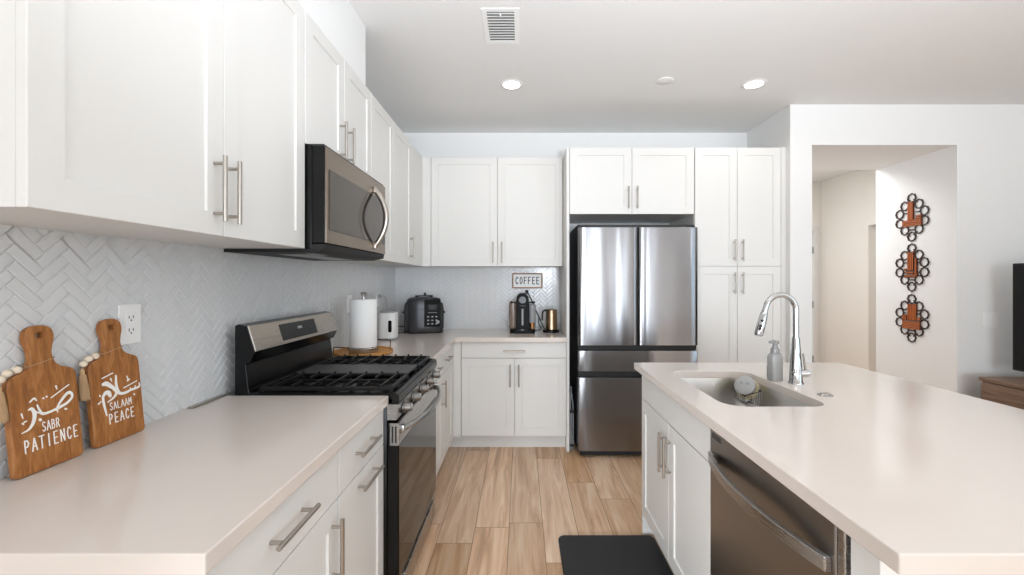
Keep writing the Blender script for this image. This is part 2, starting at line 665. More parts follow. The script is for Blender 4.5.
# living-room walls with their window openings
b = BM()
REAR = ((-.65, 1.45, 0, 2.4), (1.86, 2.30, .1, 2.4), (3.25, 3.55, .1, 2.4))
xs = [XL] + [v for q in REAR for v in q[:2]] + [XR + .15]
for k in range(0, len(xs), 2):
    box(b, xs[k], xs[k + 1], YR - .15, YR, 0, ZC)
for q in REAR:
    box(b, q[0], q[1], YR - .15, YR, q[3], ZC)
    if q[2]:
        box(b, q[0], q[1], YR - .15, YR, 0, q[2])
struct('wall_rear', b, 'wall')
b = BM()
box(b, XR, XR + .15, YR, -2.5, 0, ZC)
box(b, XR, XR + .15, .3, PY, 0, ZC)
box(b, XR, XR + .15, -2.5, .3, 2.42, ZC)
box(b, XR, XR + .15, -2.5, .3, 0, .48)
struct('wall_right', b, 'wall')
for i, (kind, a0, a1, z0, z1) in enumerate([('rear',) + q for q in REAR] + [('right', -2.5, .3, .48, 2.42)]):
    b = BM()
    t = .05
    segs = [(a0, a0 + t, z0, z1), (a1 - t, a1, z0, z1), (a0 + t, a1 - t, z0, z0 + t), (a0 + t, a1 - t, z1 - t, z1)]
    if a1 - a0 > 1:
        segs.append(((a0 + a1) / 2 - t / 2, (a0 + a1) / 2 + t / 2, z0 + t, z1 - t))
    for (p, q, r, s) in segs:
        if kind == 'rear':
            box(b, p, q, YR - .10, YR - .05, r, s, .004)
        else:
            box(b, XR + .05, XR + .10, p, q, r, s, .004)
    struct('window_%d' % (i + 1), b, 'white')

# doors of the hall
b = BM()
box(b, 3.215, 4.075, 6.02, 6.06, .01, 2.04, .002)
d1 = struct('door_1', b, 'door')
for hz in (.27, 1.03, 1.79):
    b = BM()
    cyl(b, (4.078, 6.008, hz - .045), (4.078, 6.008, hz + .045), .008, n=10)
    box(b, 4.05, 4.078, 6.012, 6.0195, hz - .045, hz + .045)
    part('hinge', b, 'greyplast', d1)
b = BM()
for p in ((3.14, 3.205, 0, 2.055), (4.085, 4.15, 0, 2.055), (3.14, 4.15, 2.055, 2.12)):
    box(b, p[0], p[1], 5.982, 5.9995, p[2], p[3], .003)
struct('trim_1', b, 'white')
b = BM()
box(b, HX + .09, HX + .13, 4.32, 5.18, .01, 2.03, .002)
struct('door_2', b, 'hallwall')
b = BM()
box(b, HX + .0, HX + .14, 5.185, 5.1995, 0, 2.04)
box(b, HX + .0, HX + .14, 4.3005, 4.315, 0, 2.04)
box(b, HX + .0, HX + .14, 4.315, 5.185, 2.032, 2.0395)
struct('trim_2', b, 'hallwall')

# bulkhead above the wall cabinets
b = BM()
box(b, XL, -.848, .70, 2.345, 2.426, ZC)
struct('wall_bulkhead', b, 'wall')


# herringbone backsplash: every tile a raised slab, cut to the edge of the field
def herring(b, U, V, place):
    W, n = 0.028, 3
    g = 0.0016
    rt = math.sqrt(0.5)

    def clip(poly):
        for ax, lim, sg in ((0, 0, 1), (0, U, -1), (1, 0, 1), (1, V, -1)):
            out = []
            for i in range(len(poly)):
                p, q = poly[i - 1], poly[i]
                dp, dq = sg * (p[ax] - lim), sg * (q[ax] - lim)
                if (dp >= 0) != (dq >= 0):
                    t = dp / (dp - dq)
                    out.append((p[0] + (q[0] - p[0]) * t, p[1] + (q[1] - p[1]) * t))
                if dq >= 0:
                    out.append(q)
            poly = out
            if len(poly) < 3:
                return None
        return poly

    R = int((U + V) / W) + 8
    for i in range(-R, R):
        for j in range(-R, R):
            s = (i - j) % (2 * n)
            if s == 0:
                a = (i * W, j * W, (i + n) * W, (j + 1) * W)
            elif s == 2 * n - 1:
                a = (i * W, j * W, (i + 1) * W, (j + n) * W)
            else:
                continue
            cx = (a[0] + a[2]) / 2
            cy = (a[1] + a[3]) / 2
            u, v = rt * (cx - cy), rt * (cx + cy)
            if not (-.08 < u < U + .08 and -.08 < v < V + .08):
                continue

            def ring(k):
                q = [(a[0] + k, a[1] + k), (a[2] - k, a[1] + k), (a[2] - k, a[3] - k), (a[0] + k, a[3] - k)]
                return [(rt * (x - y), rt * (x + y)) for x, y in q]
            tx, ty = random.uniform(-.006, .006), random.uniform(-.006, .006)
            p0, p1 = clip(ring(g / 2)), clip(ring(g / 2 + .0022))
            if not p0 or not p1:
                continue
            if len(p0) == len(p1):
                lo = [b.verts.new(place(x, y, .004)) for x, y in p0]
                hi = [b.verts.new(place(x, y, .0075 + (x - u) * tx + (y - v) * ty)) for x, y in p1]
                b.faces.new(hi)
                for k in range(len(lo)):
                    b.faces.new((lo[k - 1], lo[k], hi[k], hi[k - 1]))
            else:
                b.faces.new([b.verts.new(place(x, y, .007)) for x, y in p0])


ZT = 1.487
for nm, U, pl, bx in (('backsplash_left', YB - .70, lambda u, v, h: Vector((XL + h, .70 + u, CT + v)), (XL, XL + .0045, .70, YB, CT - .03, ZT)),
                      ('backsplash_back', .362 - XL, lambda u, v, h: Vector((XL + u, YB - h, CT + v)), (XL, .362, YB - .0045, YB, CT - .03, ZT))):
    b = BM()
    herring(b, U, ZT - CT, pl)
    bmesh.ops.recalc_face_normals(b, faces=b.faces)
    nv = Vector((1, 0, 0)) if 'left' in nm else Vector((0, -1, 0))
    for f in b.faces:
        f.normal_update()
        if f.normal.dot(nv) < 0:
            f.normal_flip()
    me = bpy.data.meshes.new(nm)
    b.to_mesh(me)
    b.free()
    me.materials.append(M['tile'])
    to = bpy.data.objects.new(nm, me)
    C.objects.link(to)
    to['kind'] = 'structure'
    WM[to.name] = Matrix.Identity(4)
    b = BM()
    box(b, *bx)
    part('grout_bed', b, 'grout', to)


# ================================================================== CABINETS
def handle(parent, kind, x, z, ln, yf, r=0.006, so=0.031):
    """bar pull on a front whose face lies at local y = yf"""
    b = BM()
    h = ln / 2
    o = .022
    if kind == 'v':
        cyl(b, (x, yf - so, z - h), (x, yf - so, z + h), r, n=14)
        for s in (-1, 1):
            cyl(b, (x, yf - .0004, z + s * (h - o)), (x, yf - so, z + s * (h - o)), .0048, n=10)
    else:
        cyl(b, (x - h, yf - so, z), (x + h, yf - so, z), r, n=14)
        for s in (-1, 1):
            cyl(b, (x + s * (h - o), yf - .0004, z), (x + s * (h - o), yf - so, z), .0048, n=10)
    return part('handle', b, 'nickel', parent, world=False, label='brushed nickel bar handle')


def front(parent, kind, x0, x1, z0, z1, hd=None, yf=-.019, stile=.062):
    b = BM()
    if kind == 'door':
        a, d, rec, ch = stile, 0, .0065, .0016

        def loop(i, y):
            return [b.verts.new(p) for p in ((x0 + i, y, z0 + i), (x1 - i, y, z0 + i), (x1 - i, y, z1 - i), (x0 + i, y, z1 - i))]
        L0 = loop(0, -.0006)
        L1 = loop(0, yf + .0014)
        L2 = loop(.0014, yf)
        L3 = loop(a, yf)
        L4 = loop(a + ch, yf + rec)
        for A, Bq in ((L0, L1), (L1, L2), (L2, L3), (L3, L4)):
            for k in range(4):
                b.faces.new((A[k], A[(k + 1) % 4], Bq[(k + 1) % 4], Bq[k]))
        b.faces.new(L4)
        b.faces.new(list(reversed(L0)))
    else:
        box(b, x0, x1, yf, -.0006, z0, z1, .0014, seg=1)
    nm = 'door' if kind == 'door' else ('false_front' if kind == 'false' else 'drawer')
    o = part(nm, b, 'white', parent, world=False)
    if hd:
        handle(o, hd[0], hd[1], hd[2], hd[3], yf)
    return o


def cabinet(name, label, loc, rot, W, D, H, fronts, toe=0.0, hollow=False, filler=None, cat='cabinet', group=None):
    t = thing(name, label, cat, loc, rot, group)
    b = BM()
    if hollow:
        k = .018
        box(b, 0, k, 0, D, toe, H)
        box(b, W - k, W, 0, D, toe, H)
        box(b, k, W - k, D - k, D, toe, H)
        box(b, k, W - k, 0, D - k, toe, toe + k)
        box(b, k, W - k, 0, k, H - .15, H)
        box(b, k, W - k, 0, k, toe + k, toe + .06)
    else:
        box(b, 0, W, 0, D, toe, H)
    part('carcass', b, 'white', t, world=False)
    if toe:
        b = BM()
        box(b, 0, W, .075, D, 0, toe)
        part('toe_kick', b, 'white', t, world=False)
    if filler:
        b = BM()
        box(b, filler[0], filler[1], -.019, -.0005, filler[2], H)
        part('filler_strip', b, 'white', t, world=False)
    for f in fronts:
        front(t, *f)
    return t


R90 = PI / 2
XF = -.864          # box front of the left wall cabinets
UH = 2.424 - ZT
cabinet('wall_cabinet', 'large white two-door wall cabinet above the cutting boards', (XF, .735, ZT), R90, .948, .313, UH,
        [('door', .0, .486, .0, UH - .001, ('v', .4486, .128, .182)),
         ('door', .489, .946, .0, UH - .001, ('v', .5097, .128, .182))])
cabinet('wall_cabinet', 'short white two-door wall cabinet right above the microwave', (XF, 1.685, 1.902), R90, .745, .313, 2.424 - 1.902,
        [('door', .002, .371, .0, .521, ('v', .322, .115, .176)),
         ('door', .374, .743, .0, .521, ('v', .412, .115, .176))])
cabinet('wall_cabinet', 'white two-door wall cabinet above the paper towel roll', (XF, 2.432, ZT), R90, .878, .313, UH,
        [('door', .002, .418, .0, UH - .001, ('v', .03, .128, .176)),
         ('door', .421, .876, .0, UH - .001, ('v', .842, .128, .176))])
t = thing('corner_cabinet', 'narrow white filler cabinet in the inside corner between the two runs of wall cabinets', 'cabinet', (-.95, 3.9, ZT))
b = BM()
prism(b, [(XL + .001, 3.312), (-.848, 3.312), (-.848, 3.699), (-.776, 3.699), (-.776, YB - .001), (XL + .001, YB - .001)], ZT, 2.424)
part('carcass', b, 'white', t)
cabinet('wall_cabinet', 'white two-door wall cabinet above the coffee sign', (-.774, 3.715, ZT), 0, 1.134, .3, UH,
        [('door', .002, .570, .0, UH - .001, ('v', .535, .117, .18)),
         ('door', .574, 1.132, .0, UH - .001, ('v', .611, .117, .18))])
b = BM()
box(b, .3626, .3855, 3.425, YB, 0, 2.424, .001)
single('end_panel', b, 'white', 'tall white end panel between the coffee counter and the fridge', 'panel', (.374, 3.72, 0))
cabinet('wall_cabinet', 'wide low white two-door cabinet above the fridge', (.3865, 3.444, 1.894), 0, .995, .57, .53,
        [('door', .003, .496, .0, .529, ('v', .468, .128, .176)),
         ('door', .499, .992, .0, .529, ('v', .536, .128, .176))])
cabinet('pantry_cabinet', 'tall white four-door pantry cabinet beside the fridge', (1.384, 3.444, 0), 0, .7255, .57, 2.424,
        [('door', .003, .3375, 1.479, 2.423, ('v', .312, 1.604, .172)),
         ('door', .3405, .686, 1.479, 2.423, ('v', .376, 1.604, .172)),
         ('door', .003, .3375, .125, 1.476, ('v', .312, 1.343, .172)),
         ('door', .3405, .686, .125, 1.476, ('v', .376, 1.343, .172))], toe=.115, filler=(.689, .7255, .125), cat='cabinet')

BH = CT - TH - .0005
XBF = -.554
cabinet('base_cabinet', 'white base cabinet with one wide drawer over a door, under the cutting board counter', (XBF, .715, 0), R90, .546, .6, BH,
        [('drawer', .003, .543, .727, BH - .008, ('h', .268, .802, .176)),
         ('door', .003, .543, .125, .723, ('v', .498, .598, .18))], toe=.115)
cabinet('base_cabinet', 'narrow white base cabinet with two horizontal handles, touching the range', (XBF, 1.2615, 0), R90, .414, .6, BH,
        [('drawer', .003, .411, .727, BH - .008, ('h', .199, .802, .18)),
         ('door', .003, .411, .125, .723, ('h', .219, .684, .18))], toe=.115)
cabinet('base_cabinet', 'white base cabinet under the pressure cooker counter, beyond the range', (XBF, 2.442, 0), R90, .915, .6, BH,
        [('drawer', .003, .480, .727, BH - .008, ('h', .24, .802, .18)),
         ('drawer', .483, .912, .727, BH - .008, ('h', .66, .802, .18)),
         ('door', .003, .480, .125, .723, ('v', .45, .60, .18)),
         ('door', .483, .912, .125, .723)], toe=.115)
t = thing('corner_cabinet', 'blank white corner base cabinet under the pressure cooker', 'cabinet', (-.85, 3.7, 0))
b = BM()
prism(b, [(XL + .009, 3.358), (-.538, 3.358), (-.538, 3.433), (-.4795, 3.433), (-.4795, YB - .009), (XL + .009, YB - .009)], .115, BH)
part('carcass', b, 'white', t)
b = BM()
prism(b, [(XL + .009, 3.358), (-.63, 3.358), (-.63, 3.524), (-.4795, 3.524), (-.4795, YB - .009), (XL + .009, YB - .009)], 0, .115)
part('toe_kick', b, 'white', t)
cabinet('base_cabinet', 'white base cabinet with one drawer over two doors, below the coffee machine', (-.478, 3.449, 0), 0, .84, .56, BH,
        [('drawer', .003, .837, .747, BH - .006, ('h', .4236, .803, .176)),
         ('door', .003, .4242, .125, .743, ('v', .391, .609, .176)),
         ('door', .4272, .837, .125, .743, ('v', .460, .609, .176))], toe=.115)
# island
isl = cabinet('island_cabinet', 'white sink base cabinet of the island with two doors', (.664, 2.30, 0), -R90, .836, .6, BH,
        [('false', .003, .833, .737, BH - .008),
         ('door', .003, .4165, .125, .733, ('v', .386, .598, .172)),
         ('door', .4195, .833, .125, .733, ('v', .45, .598, .172))], toe=.115, hollow=True)
b = BM()
box(b, .652, 1.30, 2.301, 2.32, 0, BH, .001)
part('end_panel', b, 'white', isl)
b = BM()
box(b, .645, 1.66, .772, .842, 0, BH, .0015)
part('end_panel', b, 'white', isl)

# ------------------------------------------------------------------ countertops
b = BM()
box(b, XL + .0045, -.516, .702, 1.676, CT - TH, CT)
single('countertop', b, 'quartz', 'pale quartz countertop carrying the two cutting boards', 'countertop', (-.84, 1.19, CT - TH), bevel=.003)
b = BM()
prism(b, [(XL + .0045, 2.441), (-.516, 2.441), (-.516, 3.387), (.3615, 3.387), (.3615, YB - .0045), (XL + .0045, YB - .0045)], CT - TH, CT)
single('countertop', b, 'quartz', 'corner quartz countertop carrying the pressure cooker and the coffee machine', 'countertop', (-.84, 3.7, CT - TH), bevel=.003)
SX0, SX1, SY0, SY1 = .733, 1.112, 1.530, 2.135
b = BM()
prism_hole(b, [(.618, .702), (1.745, .702), (1.745, 2.355), (.618, 2.355)],
           [rrect(SX1 - SX0, SY1 - SY0, .075, 8, (SX0 + SX1) / 2, (SY0 + SY1) / 2)], CT - TH, CT)
single('countertop', b, 'quartz', 'broad pale quartz island countertop around the sink', 'countertop', (1.18, 1.53, CT - TH), bevel=.003)

# ------------------------------------------------------------------ sink
t = thing('kitchen_sink', 'stainless steel undermount sink set into the island', 'sink', ((SX0 + SX1) / 2, (SY0 + SY1) / 2, .66))
b = BM()
cxs, cys = (SX0 + SX1) / 2, (SY0 + SY1) / 2
prev = None
zt = CT - TH - .001
for (gw, r, z) in ((.05, .09, zt), (.006, .075, zt), (.0, .072, zt - .01), (-.012, .066, .705), (-.03, .058, .685), (-.06, .04, .677), (-.2, .02, .672)):
    pts = rrect(SX1 - SX0 + gw, SY1 - SY0 + gw, r, 8, cxs, cys)
    ring = [b.verts.new((x, y, z)) for x, y in pts]
    if prev:
        for k in range(len(ring)):
            f = b.faces.new((prev[k], prev[(k + 1) % len(ring)], ring[(k + 1) % len(ring)], ring[k]))
            f.smooth = True
    prev = ring
b.faces.new(prev)
o = part('bowl', b, 'sink', t)
md = o.modifiers.new('sheet', 'SOLIDIFY')
md.thickness = .0015
md.offset = 1
b = BM()
lathe(b, [(.0, .6735), (.028, .6735), (.032, .676), (.042, .676), (.045, .673)], (cxs, cys + .0, 0), 28)
part('drain', b, 'chrome', t)


# ================================================================== RANGE
RY0, RY1 = 1.682, 2.434
rg = thing('gas_range', 'stainless and black gas range between the counters', 'range', (-.80, (RY0 + RY1) / 2, 0))
b = BM()
box(b, -1.12, -.525, RY0, RY1, .035, .895, .003)
for x in (-1.1, -.6):
    for y in (RY0 + .05, RY1 - .05):
        cyl(b, (x, y, 0), (x, y, .04), .018, n=12)
part('body', b, 'black', rg)
# cooktop with raised rim
b = BM()
box(b, -1.07, -.50, RY0, RY1, .8955, .916, .004)
box(b, -1.07, -.50, RY0, RY0 + .014, .914, .922, .003)
box(b, -1.07, -.50, RY1 - .014, RY1, .914, .922, .003)
ct = part('cooktop', b, 'black', rg)
b = BM()
prism(b, [(-.505, .877), (-.484, .877), (-.4765, .885), (-.4765, .906), (-.482, .917), (-.494, .921), (-.505, .919)], RY0, RY1, plane='XZ', smooth=True)
part('front_lip', b, 'black', rg)
# control panel and knobs
b = BM()
prism(b, [(-.5245, .815), (-.488, .815), (-.479, .8765), (-.5245, .8765)], RY0 + .002, RY1 - .002, plane='XZ')
cp = part('control_panel', b, 'steel', rg)
for k in range(5):
    y = RY0 + .075 + k * (RY1 - RY0 - .15) / 4
    b = BM()
    lathe(b, [(.0, -.482), (.024, -.482), (.024, -.474), (.019, -.472), (.0175, -.447), (.015, -.445), (0, -.445)], (0, y, .846), 20, axis='X')
    box(b, -.447, -.4425, y - .004, y + .004, .831, .861, .001)
    kn = part('knob', b, 'dsteel', rg)
    b = BM()
    lathe(b, [(.0, -.4835), (.027, -.4835), (.027, -.479), (.0, -.479)], (0, y, .846), 20, axis='X')
    part('collar', b, 'blackm', kn)
# oven door
b = BM()
box(b, -.5245, -.484, RY0 + .003, RY1 - .003, .185, .805, .003)
od = part('oven_door', b, 'black', rg)
b = BM()
box(b, -.4838, -.4795, RY0 + .010, RY1 - .010, .190, .712, .0015)
part('glass', b, 'ovenglass', od, label='dark mirror-like oven glass')
b = BM()
box(b, -.515, -.478, RY0 + .001, RY1 - .001, .714, .803, .003)
part('top_rail', b, 'steel', od)
b = BM()
for x in (-.503, -.490):
    box(b, x - .003, x + .003, RY0 + .0002, RY0 + .002, .725, .79)
part('vent_slots', b, 'blackm', od)
b = BM()
n = 22
pts = []
for k in range(n + 1):
    s = k / n
    y = RY0 + .03 + s * (RY1 - RY0 - .06)
    pts.append((-.474 + .064 * math.sin(PI * s) ** .7 if 0 < s < 1 else -.474, y, .772))
tube(b, pts, .0115, 12)
for y in (RY0 + .03, RY1 - .03):
    box(b, -.4785, -.462, y - .013, y + .013, .755, .79, .003)
part('handle', b, 'steel', od, label='bowed stainless bar handle')
b = BM()
box(b, -.5245, -.486, RY0 + .003, RY1 - .003, .040, .172, .003)
dr = part('storage_drawer', b, 'steelwarm', rg)
b = BM()
box(b, -.4858, -.474, RY0 + .08, RY1 - .08, .150, .164, .003)
part('finger_pull', b, 'steel', dr)
# backguard
b = BM()
prism(b, [(-1.120, .896), (-1.120, 1.185), (-1.108, 1.190), (-1.071, 1.183), (-1.040, 1.083), (-1.058, 1.042), (-1.078, 1.034),
          (-1.066, .935), (-1.06, .9165), (-1.0705, .896)], RY0, RY1, plane='XZ')
bg = part('backguard', b, 'black', rg, bevel=.002)
# stainless face plate, tilted
fx = Vector((-1.071 + 1.040, 0, 1.183 - 1.083)).normalized()
fn = Vector((fx.z, 0, -fx.x))
T = Matrix(((0, fx.x, fn.x, -1.040), (1, 0, 0, RY0), (0, fx.z, fn.z, 1.083), (0, 0, 0, 1)))
b = BM()
box(b, .001, RY1 - RY0 - .001, .0, .105, -.002, .004, .0015, T)
fp = part('face_plate', b, 'steelwarm', bg)
b = BM()
box(b, .20, .52, .014, .088, .003, .0052, .0008, T)
part('display', b, 'glassblk', fp, label='black glass control display')
b = BM()
box(b, .345, .385, .054, .066, .005, .0055, 0, T)  # small pale mark on the display
part('display_mark', b, 'greyplast', fp)


# grates
def grate(y0, y1):
    b = BM()
    zt, zb = .941, .926
    x0, x1 = -1.035, -.512
    k = .012
    box(b, x0, x1, y0, y0 + k, zb, zt, .003)
    box(b, x0, x1, y1 - k, y1, zb, zt, .003)
    box(b, x0, x0 + k, y0 + k, y1 - k, zb, zt, .003)
    box(b, x1 - k, x1, y0 + k, y1 - k, zb, zt, .003)
    ym = (y0 + y1) / 2
    n = 7
    for j in range(n):
        x = x0 + k + (j + .5) * (x1 - x0 - 2 * k) / n
        if j in (1, 5):                 # broken over the burners
            q = .085
            box(b, x - .0045, x + .0045, y0 + k, y0 + k + q, zb + .003, zt + .004, .003)
            box(b, x - .0045, x + .0045, y1 - k - q, y1 - k, zb + .003, zt + .004, .003)
        else:
            box(b, x - .0045, x + .0045, y0 + .004, y1 - .004, zb + .003, zt + .004, .003)
        box(b, x - .005, x + .005, y1 - .010, y1 - .002, zt - .003, zt + .009, .002)
    box(b, x0 + k, x1 - k, ym - .0045, ym + .0045, zb, zt + .001, .002)
    for x in (x0 + .006, (x0 + x1) / 2, x1 - .006):
        for y in (y0 + .006, y1 - .006):
            box(b, x - .006, x + .006, y - .006, y + .006, .9155, zb + .002)
    return part('grate', b, 'iron', rg)


g0, g1 = RY0 + .018, RY1 - .018
gw = (g1 - g0)
grate(g0, g0 + gw * .36)
grate(g1 - gw * .36, g1)
b = BM()
box(b, -1.03, -.52, g0 + gw * .365, g1 - gw * .365, .930, .942, .003)
for x in (-1.02, -.53):
    for y in (g0 + gw * .37 + .008, g1 - gw * .37 - .008):
        box(b, x - .006, x + .006, y - .006, y + .006, .9155, .931)
part('griddle', b, 'griddle', rg, label='flat grey griddle plate')
for x in (-.90, -.65):
    for y in (g0 + gw * .18, g1 - gw * .18):
        b = BM()
        lathe(b, [(0, .9155), (.05, .9155), (.048, .921), (.036, .923), (.036, .928), (.033, .931), (0, .931)], (x, y, 0), 24)
        part('burner', b, 'iron', rg)

# ================================================================== MICROWAVE
mw = thing('microwave', 'stainless over-the-range microwave with a bowed handle', 'microwave', (-.96, (RY0 + RY1) / 2, 1.47))
MY0, MY1 = 1.690, 2.428
b = BM()
box(b, XL + .0085, -.823, MY0, MY1, 1.487, 1.900, .003)
part('body', b, 'black', mw)
b = BM()
prism(b, [(XL + .0085, 1.474), (-.83, 1.474), (-.775, 1.487), (-.772, 1.5065), (XL + .0085, 1.486)], MY0 + .002, MY1 - .002, plane='XZ')
bp_ = part('base_plate', b, 'blackm', mw)
b = BM()
box(b, -1.02, -.90, MY0 + .12, MY1 - .12, 1.4715, 1.4738)
box(b, -.885, -.85, MY0 + .08, MY0 + .2, 1.4715, 1.4738)
part('grease_filter', b, 'dsteel', bp_)
b = BM()
box(b, -.8225, -.7695, MY0, MY1, 1.508, 1.892, .004)
md_ = part('door', b, 'black', mw)
b = BM()
box(b, -.7715, -.766, MY0 + .002, MY1, 1.510, 1.890, .0025)
part('front_plate', b, 'mwsteel', md_, label='taupe stainless front plate')
b = BM()
box(b, -.7665, -.7635, MY0 + .026, 2.375, 1.563, 1.806, .001)
part('window', b, 'mwglass', md_, label='dark glass window')
b = BM()
box(b, -.7665, -.7638, 2.377, MY1 - .012, 1.563, 1.806, .001)
part('key_panel', b, 'glassblk', md_)
b = BM()
box(b, -.8225, -.776, MY0 + .004, MY1 - .004, 1.8925, 1.900)
part('vent_strip', b, 'blackm', md_)
b = BM()
pts = []
for k in range(25):
    s = k / 24
    pts.append((-.760 + .060 * math.sin(PI * s) ** .85, 2.235, 1.540 + s * .296))
T = None
tube(b, pts, .0135, 14)
for z in (1.542, 1.834):
    box(b, -.7655, -.750, 2.235 - .013, 2.235 + .013, z - .015, z + .015, .003)
part('handle', b, 'nickel', md_, label='bowed stainless handle')

# ================================================================== FRIDGE
FX0, FX1, FY = .4386, 1.352, 3.280
fr = thing('refrigerator', 'stainless french door refrigerator between the tall cabinets', 'refrigerator', ((FX0 + FX1) / 2, 3.6, 0))
b = BM()
box(b, FX0 + .004, FX1 - .004, 3.345, 3.97, .03, 1.800, .004)  # dark top raised past the doors to stand in for shade above
part('body', b, 'fridgeside', fr)


def fdoor(name, x0, x1, z0, z1):
    b = BM()
    # slightly crowned skin so the sheet has a life of its own
    n = 14
    pts = []
    for k in range(n + 1):
        s = k / n
        x = x0 + (x1 - x0) * s
        edge = min(s, 1 - s) * (x1 - x0)
        e = .010 * max(0, 1 - edge / .014) ** 2
        pts.append((x, FY + e - .0035 * math.sin(PI * s)))
    # finer edge points
    pts = [(x0, FY + .016), (x0 + .002, FY + .007), (x0 + .007, FY + .002)] + pts[1:-1] + [(x1 - .007, FY + .002), (x1 - .002, FY + .007), (x1, FY + .016)]
    poly = pts + [(x1, 3.338), (x0, 3.338)]
    prism(b, poly, z0, z1, smooth=True)
    return part(name, b, 'fridge', fr, bevel=.0015, sharp=50)


M['fridge'] = mat('fridge_stainless', '#8b8b8d', 0.19, 1.0, aniso=0.9)


def fridge_skin():
    m = M['fridge']
    nt = m.node_tree
    p = nt.nodes['Principled BSDF']
    tc = nt.nodes.new('ShaderNodeTexCoord')
    mp = nt.nodes.new('ShaderNodeMapping')
    mp.inputs['Scale'].default_value = (4.0, .5, .35)
    nz = nt.nodes.new('ShaderNodeTexNoise')
    nz.inputs['Scale'].default_value = 1.4
    nz.inputs['Detail'].default_value = 1
    bp = nt.nodes.new('ShaderNodeBump')
    bp.inputs['Strength'].default_value = .35
    bp.inputs['Distance'].default_value = .012
    nt.links.new(tc.outputs['Object'], mp.inputs[0])
    nt.links.new(mp.outputs[0], nz.inputs[0])
    nt.links.new(nz.outputs['Fac'], bp.inputs['Height'])
    nt.links.new(bp.outputs[0], p.inputs['Normal'])
    tg = nt.nodes.new('ShaderNodeCombineXYZ')       # horizontal brushing spreads reflections vertically
    tg.inputs[2].default_value = 1.0
    nt.links.new(tg.outputs[0], p.inputs['Tangent'])


fridge_skin()
fm = (FX0 + FX1) / 2
fdoor('upper_door', FX0, fm - .004, .868, 1.770)
fdoor('upper_door', fm + .004, FX1, .868, 1.770)
fdoor('drawer', FX0, FX1, .671, .828)
fdoor('drawer', FX0, FX1, .062, .622)
b = BM()
box(b, FX0 + .003, FX1 - .003, 3.305, 3.345, .831, .865, .002)
box(b, FX0 + .003, FX1 - .003, 3.305, 3.345, .625, .668, .002)
box(b, fm - .0035, fm + .0035, 3.31, 3.345, .87, 1.765)
part('handle_recess', b, 'blackm', fr, label='black grip recess between the doors')
b = BM()
box(b, FX0 + .02, FX1 - .02, 3.33, 3.36, .012, .058, .002)
part('toe_grille', b, 'blackm', fr)
for x in (FX0 + .06, FX1 - .06):
    for y in (3.40, 3.90):
        b = BM()
        cyl(b, (x, y, 0), (x, y, .031), .02, n=12)
        part('foot', b, 'blackm', fr)
for x in (FX0 + .06, FX1 - .06):
    b = BM()
    box(b, x - .045, x + .045, 3.30, 3.344, 1.7705, 1.784, .004)
    part('hinge_cover', b, 'blackm', fr)

# folded step stool in the gap beside the fridge
t = thing('step_stool', 'folded grey step stool tucked in the gap beside the fridge', 'stool', (.41, 3.47, 0))
b = BM()
for x in (.396, .408, .420):
    tube(b, [(x, 3.455, .004), (x, 3.458, .33)], .0042, 8)
part('rail', b, 'greyplast', t)
b = BM()
tube(b, spline([(.396, 3.458, .33), (.398, 3.459, .40), (.406, 3.46, .455), (.412, 3.46, .41), (.420, 3.458, .33)], 5), .0042, 8)
tube(b, [(.402, 3.46, .44), (.403, 3.46, .50), (.400, 3.46, .512)], .004, 8)
part('hoop', b, 'greyplast', t)
b = BM()
box(b, .393, .423, 3.449, 3.4635, .30, .325, .002)
part('step', b, 'blackm', t)
b = BM()
box(b, .393, .423, 3.449, 3.4635, .03, .05, .002)
part('step', b, 'blackm', t)

# ================================================================== DISHWASHER
DY0, DY1 = .8475, 1.4605
dw = thing('dishwasher', 'dark stainless dishwasher with a bowed bar handle in the island', 'dishwasher', (.96, (DY0 + DY1) / 2, 0))
b = BM()
box(b, .682, 1.24, DY0 + .004, DY1 - .004, .02, .86)
part('body', b, 'blackm', dw)
b = BM()
box(b, .640, .681, DY0 + .028, DY1 - .003, .12, .866, .004)
dd = part('door', b, 'dsteel', dw, label='dark stainless door')
b = BM()
box(b, .6425, .681, DY0 + .006, DY0 + .026, .12, .866, .003)
part('edge_trim', b, 'steel', dd, label='lighter steel edge trim')
b = BM()
for k in range(3):
    box(b, .6392, .6402, DY1 - .085, DY1 - .02, .838 + k * .006, .841 + k * .006)
part('vent_slots', b, 'blackm', dd)
b = BM()
n = 26
H0, H1 = DY1 - .022, DY0 + .040
ring_prev = None
rings = []
for k in range(n + 1):
    s = k / n
    y = H0 + (H1 - H0) * s
    bow = .052 * math.sin(PI * (.04 + .92 * s)) ** .75
    x = .636 - bow
    rings.append([b.verts.new(q) for q in ((x, y, .760), (x + .013, y, .758), (x + .013, y, .792), (x, y, .790))])
for A, Bq in zip(rings, rings[1:]):
    for k in range(4):
        b.faces.new((A[k], A[(k + 1) % 4], Bq[(k + 1) % 4], Bq[k]))
b.faces.new(rings[0])
b.faces.new(rings[-1])
for y in (H0 - .008, H1 + .008):
    box(b, .626, .6402, y - .010, y + .010, .760, .790, .002)
part('handle', b, 'steel', dd, bevel=.002, label='bowed flat bar handle')
b = BM()
box(b, .70, .72, DY0 + .004, DY1 - .004, .012, .11)
part('toe_plate', b, 'blackm', dw)

